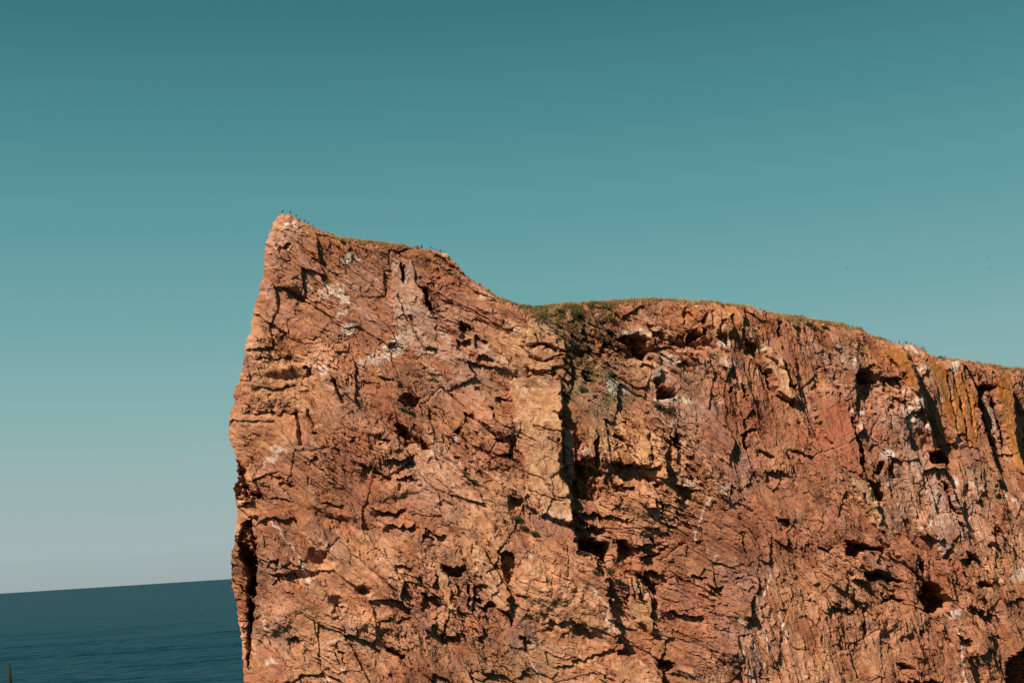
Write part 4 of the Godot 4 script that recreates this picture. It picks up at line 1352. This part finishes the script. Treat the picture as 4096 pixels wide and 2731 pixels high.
func make_shrubs() -> void:
	var rng := RandomNumberGenerator.new()
	rng.seed = 123
	var variants: Array[ArrayMesh] = []
	for q in 4:
		var st := SurfaceTool.new()
		st.begin(Mesh.PRIMITIVE_TRIANGLES)
		for k in 420:
			var d := Vector3(rng.randfn(), rng.randfn(), rng.randfn()).normalized() * pow(rng.randf(), 0.45)
			var lump := 1.0 + 0.35 * n_fine.get_noise_3d(d.x * 2.0 + q * 9.0, d.y * 2.0, d.z * 2.0)
			var p := Vector3(d.x * 1.0, d.y * 0.5 + 0.25, d.z * 0.6) * lump
			var a := Vector3(rng.randfn(), rng.randfn(), rng.randfn()).normalized() * rng.randf_range(0.06, 0.12)
			var b := a.cross(Vector3(rng.randfn(), rng.randfn(), rng.randfn()).normalized())
			for e in [p - a, p + b, p + a, p - a, p + a, p - b]:
				st.add_vertex(e)
		st.generate_normals()
		variants.append(st.commit())
	var mats: Array[StandardMaterial3D] = []
	for c in [Color(0.035, 0.045, 0.016), Color(0.055, 0.055, 0.02), Color(0.045, 0.05, 0.02)]:
		var m := plain(c)
		m.backlight_enabled = true
		m.backlight = Color(0.25, 0.25, 0.2)
		mats.append(m)
	for k in SHRUBS.size():
		var s: Array = SHRUBS[k]
		var o := mesh_node(numbered("cliff_shrub"), variants[k % 4], mats[k % 3], self)
		o.position = on_rock(s[0], s[1]) + Vector3(0, -0.1, 0.2)
		o.rotation = Vector3(0, rng.randf_range(-0.5, 0.5), s[3])
		var w: float = s[2]
		o.scale = Vector3(w, w * rng.randf_range(0.75, 1.0), w)
		tag(o, s[4], "shrub", "green plants growing on the cliff")


# ---------- birds
# one skin swept along a spine: points, radii across and radii up
func swept(st: SurfaceTool, spine: Array, ra: Array, rb: Array, sides := 8) -> void:
	var rings := []
	for k in spine.size():
		var f: Vector3 = (spine[mini(k + 1, spine.size() - 1)] - spine[maxi(k - 1, 0)]).normalized()
		var side := Vector3(0, 0, 1)
		var up := side.cross(f).normalized()
		var ring := []
		for q in sides:
			var a := TAU * q / sides
			ring.append(spine[k] + side * cos(a) * ra[k] + up * sin(a) * rb[k])
		rings.append(ring)
	for k in spine.size() - 1:
		for q in sides:
			var r := (q + 1) % sides
			for e in [rings[k][q], rings[k + 1][q], rings[k][r], rings[k][r], rings[k + 1][q], rings[k + 1][r]]:
				st.add_vertex(e)

func cormorant(stoop: float) -> ArrayMesh:
	# x is forward; about one unit tall; tail, body, neck, head and bill in one skin
	var st := SurfaceTool.new()
	st.begin(Mesh.PRIMITIVE_TRIANGLES)
	st.set_smooth_group(0)
	var hx := lerpf(0.20, 0.30, stoop)
	var hy := lerpf(1.0, 0.72, stoop)
	var spine := [Vector3(-0.30, 0.02, 0), Vector3(-0.24, 0.08, 0), Vector3(-0.15, 0.20, 0), Vector3(-0.06, 0.34, 0), Vector3(0.02, 0.48, 0), Vector3(0.07, 0.60, 0), Vector3(lerpf(0.06, 0.12, stoop), lerpf(0.74, 0.64, stoop), 0), Vector3(lerpf(0.08, 0.18, stoop), lerpf(0.88, 0.68, stoop), 0), Vector3(lerpf(0.12, 0.23, stoop), hy - 0.03, 0), Vector3(hx, hy, 0), Vector3(hx + 0.06, hy - 0.01, 0), Vector3(hx + 0.17, hy - 0.02, 0)]
	var ra := [0.06, 0.09, 0.16, 0.21, 0.20, 0.14, 0.08, 0.065, 0.07, 0.06, 0.03, 0.01]
	var rb := [0.02, 0.04, 0.13, 0.19, 0.19, 0.14, 0.08, 0.065, 0.075, 0.06, 0.03, 0.01]
	swept(st, spine, ra, rb)
	for s in [-1.0, 1.0]:
		# folded wing along each flank, then the leg and foot
		swept(st, [Vector3(0.06, 0.56, 0.17 * s), Vector3(-0.04, 0.36, 0.21 * s), Vector3(-0.16, 0.15, 0.15 * s), Vector3(-0.25, 0.03, 0.06 * s)], [0.02, 0.035, 0.03, 0.01], [0.04, 0.10, 0.07, 0.015], 6)
		swept(st, [Vector3(-0.04, 0.24, 0.07 * s), Vector3(-0.02, 0.02, 0.08 * s), Vector3(0.10, -0.01, 0.09 * s)], [0.03, 0.02, 0.035], [0.03, 0.02, 0.01], 5)
	st.generate_normals()
	return st.commit()

func ordinal(n: int) -> String:
	return ["first", "second", "third", "fourth", "fifth", "sixth", "seventh", "eighth", "ninth", "tenth", "eleventh", "twelfth"][n]

func make_birds() -> void:
	var black := plain(Color(0.012, 0.014, 0.017), 0.6)
	var shapes: Array[ArrayMesh] = [cormorant(0.0), cormorant(0.5), cormorant(1.0)]
	for row in ROWS_OF_BIRDS:
		var what: String = row[0]
		var list: Array = row[1]
		for k in list.size():
			var b: Array = list[k]
			var o := mesh_node(numbered("cormorant"), shapes[b[4]], black, self)
			var u: float = b[0]
			o.position = on_rock(u, top_at(u)) + Vector3(0, b[1] + 0.06, 0.0)
			var sz: float = b[2]
			o.scale = Vector3.ONE * sz
			o.rotation.y = (0.0 if b[3] > 0 else PI) + 0.5 * sin(k * 2.3)
			var label := "black cormorant " + what
			if list.size() > 1:
				label = "%s black cormorant from the left %s" % [ordinal(k), what]
			tag(o, label, "cormorant", "cormorants perched along the cliff top")
	for g in GULLS:
		var c: Array = g[6]
		var m := plain(Color(c[0], c[1], c[2]), 0.7)
		var o := Node3D.new()
		o.name = numbered(g[8])
		add_child(o)
		o.position = Vector3(g[0], g[1], g[2])
		o.scale = Vector3.ONE * g[3]
		o.rotation = Vector3(g[7], g[5], 0.05)
		tag(o, g[9], "bird")
		var st := SurfaceTool.new()
		st.begin(Mesh.PRIMITIVE_TRIANGLES)
		st.set_smooth_group(0)
		# body from tail to bill, then two bent wings
		swept(st, [Vector3(-0.26, 0.01, 0), Vector3(-0.16, 0.0, 0), Vector3(-0.04, 0.0, 0), Vector3(0.08, 0.0, 0), Vector3(0.15, 0.01, 0), Vector3(0.19, 0.0, 0), Vector3(0.24, -0.01, 0)], [0.05, 0.04, 0.065, 0.06, 0.035, 0.03, 0.006], [0.008, 0.03, 0.06, 0.055, 0.035, 0.028, 0.006])
		st.generate_normals()
		mesh_node("body", st.commit(), m, o)
		for s in [-1.0, 1.0]:
			st = SurfaceTool.new()
			st.begin(Mesh.PRIMITIVE_TRIANGLES)
			var w0 := [Vector3(0.09, 0.03, 0.03 * s), Vector3(0.12, 0.03 + g[4] * 0.5, 0.26 * s), Vector3(-0.03, 0.03 + g[4] * 0.35, 0.55 * s)]
			var w1 := [Vector3(-0.08, 0.03, 0.03 * s), Vector3(-0.04, 0.02 + g[4] * 0.5, 0.27 * s), Vector3(-0.08, 0.025 + g[4] * 0.35, 0.53 * s)]
			for q in 2:
				var top := Vector3(0, 0.012, 0)
				for e in [w0[q] + top, w0[q + 1] + top, w1[q] + top, w1[q] + top, w0[q + 1] + top, w1[q + 1] + top]:
					st.add_vertex(e)
				for e in [w0[q] - top, w1[q] - top, w0[q + 1] - top, w1[q] - top, w1[q + 1] - top, w0[q + 1] - top]:
					st.add_vertex(e)
				for e in [w0[q] + top, w0[q] - top, w0[q + 1] + top, w0[q + 1] + top, w0[q] - top, w0[q + 1] - top, w1[q] + top, w1[q + 1] + top, w1[q] - top, w1[q + 1] + top, w1[q + 1] - top, w1[q] - top]:
					st.add_vertex(e)
			st.generate_normals()
			mesh_node("wing", st.commit(), m, o)


func make_stake() -> void:
	# a weathered stick standing in front of the camera at the left edge of the frame
	var st := SurfaceTool.new()
	st.begin(Mesh.PRIMITIVE_TRIANGLES)
	st.set_smooth_group(0)
	var top := Vector3(-2.168, 39.702, -6.000)
	var foot := top + Vector3(0.075, -1.3, 0.03)
	var n := noise(51, 3.0, 2)
	var rings := []
	for k in 15:
		var f := k / 14.0
		var c := foot.lerp(top, f) + Vector3(0.006 * n.get_noise_1d(f * 2.0), 0, 0.006 * n.get_noise_1d(f * 2.0 + 9.0))
		var ring := []
		for q in 9:
			var a := TAU * q / 9
			var r := 0.0105 * (1.15 - 0.3 * f) * (1.0 + 0.18 * n.get_noise_2d(q * 0.7, f * 6.0))
			if k == 14: r *= 0.7
			ring.append(c + Vector3(cos(a) * r, 0.004 * sin(a * 2.0) if k == 14 else 0.0, sin(a) * r))
		rings.append(ring)
	for k in 14:
		for q in 9:
			var r2 := (q + 1) % 9
			for e in [rings[k][q], rings[k][r2], rings[k + 1][q], rings[k][r2], rings[k + 1][r2], rings[k + 1][q]]:
				st.add_vertex(e)
	for q in 9:
		for e in [rings[14][q], rings[14][(q + 1) % 9], top]:
			st.add_vertex(e)
	st.generate_normals()
	var m := plain(Color(0.022, 0.018, 0.017), 0.9)
	var o := mesh_node("stake", st.commit(), m, self)
	tag(o, "thin dark stick standing upright at the bottom left corner before the sea", "stick")
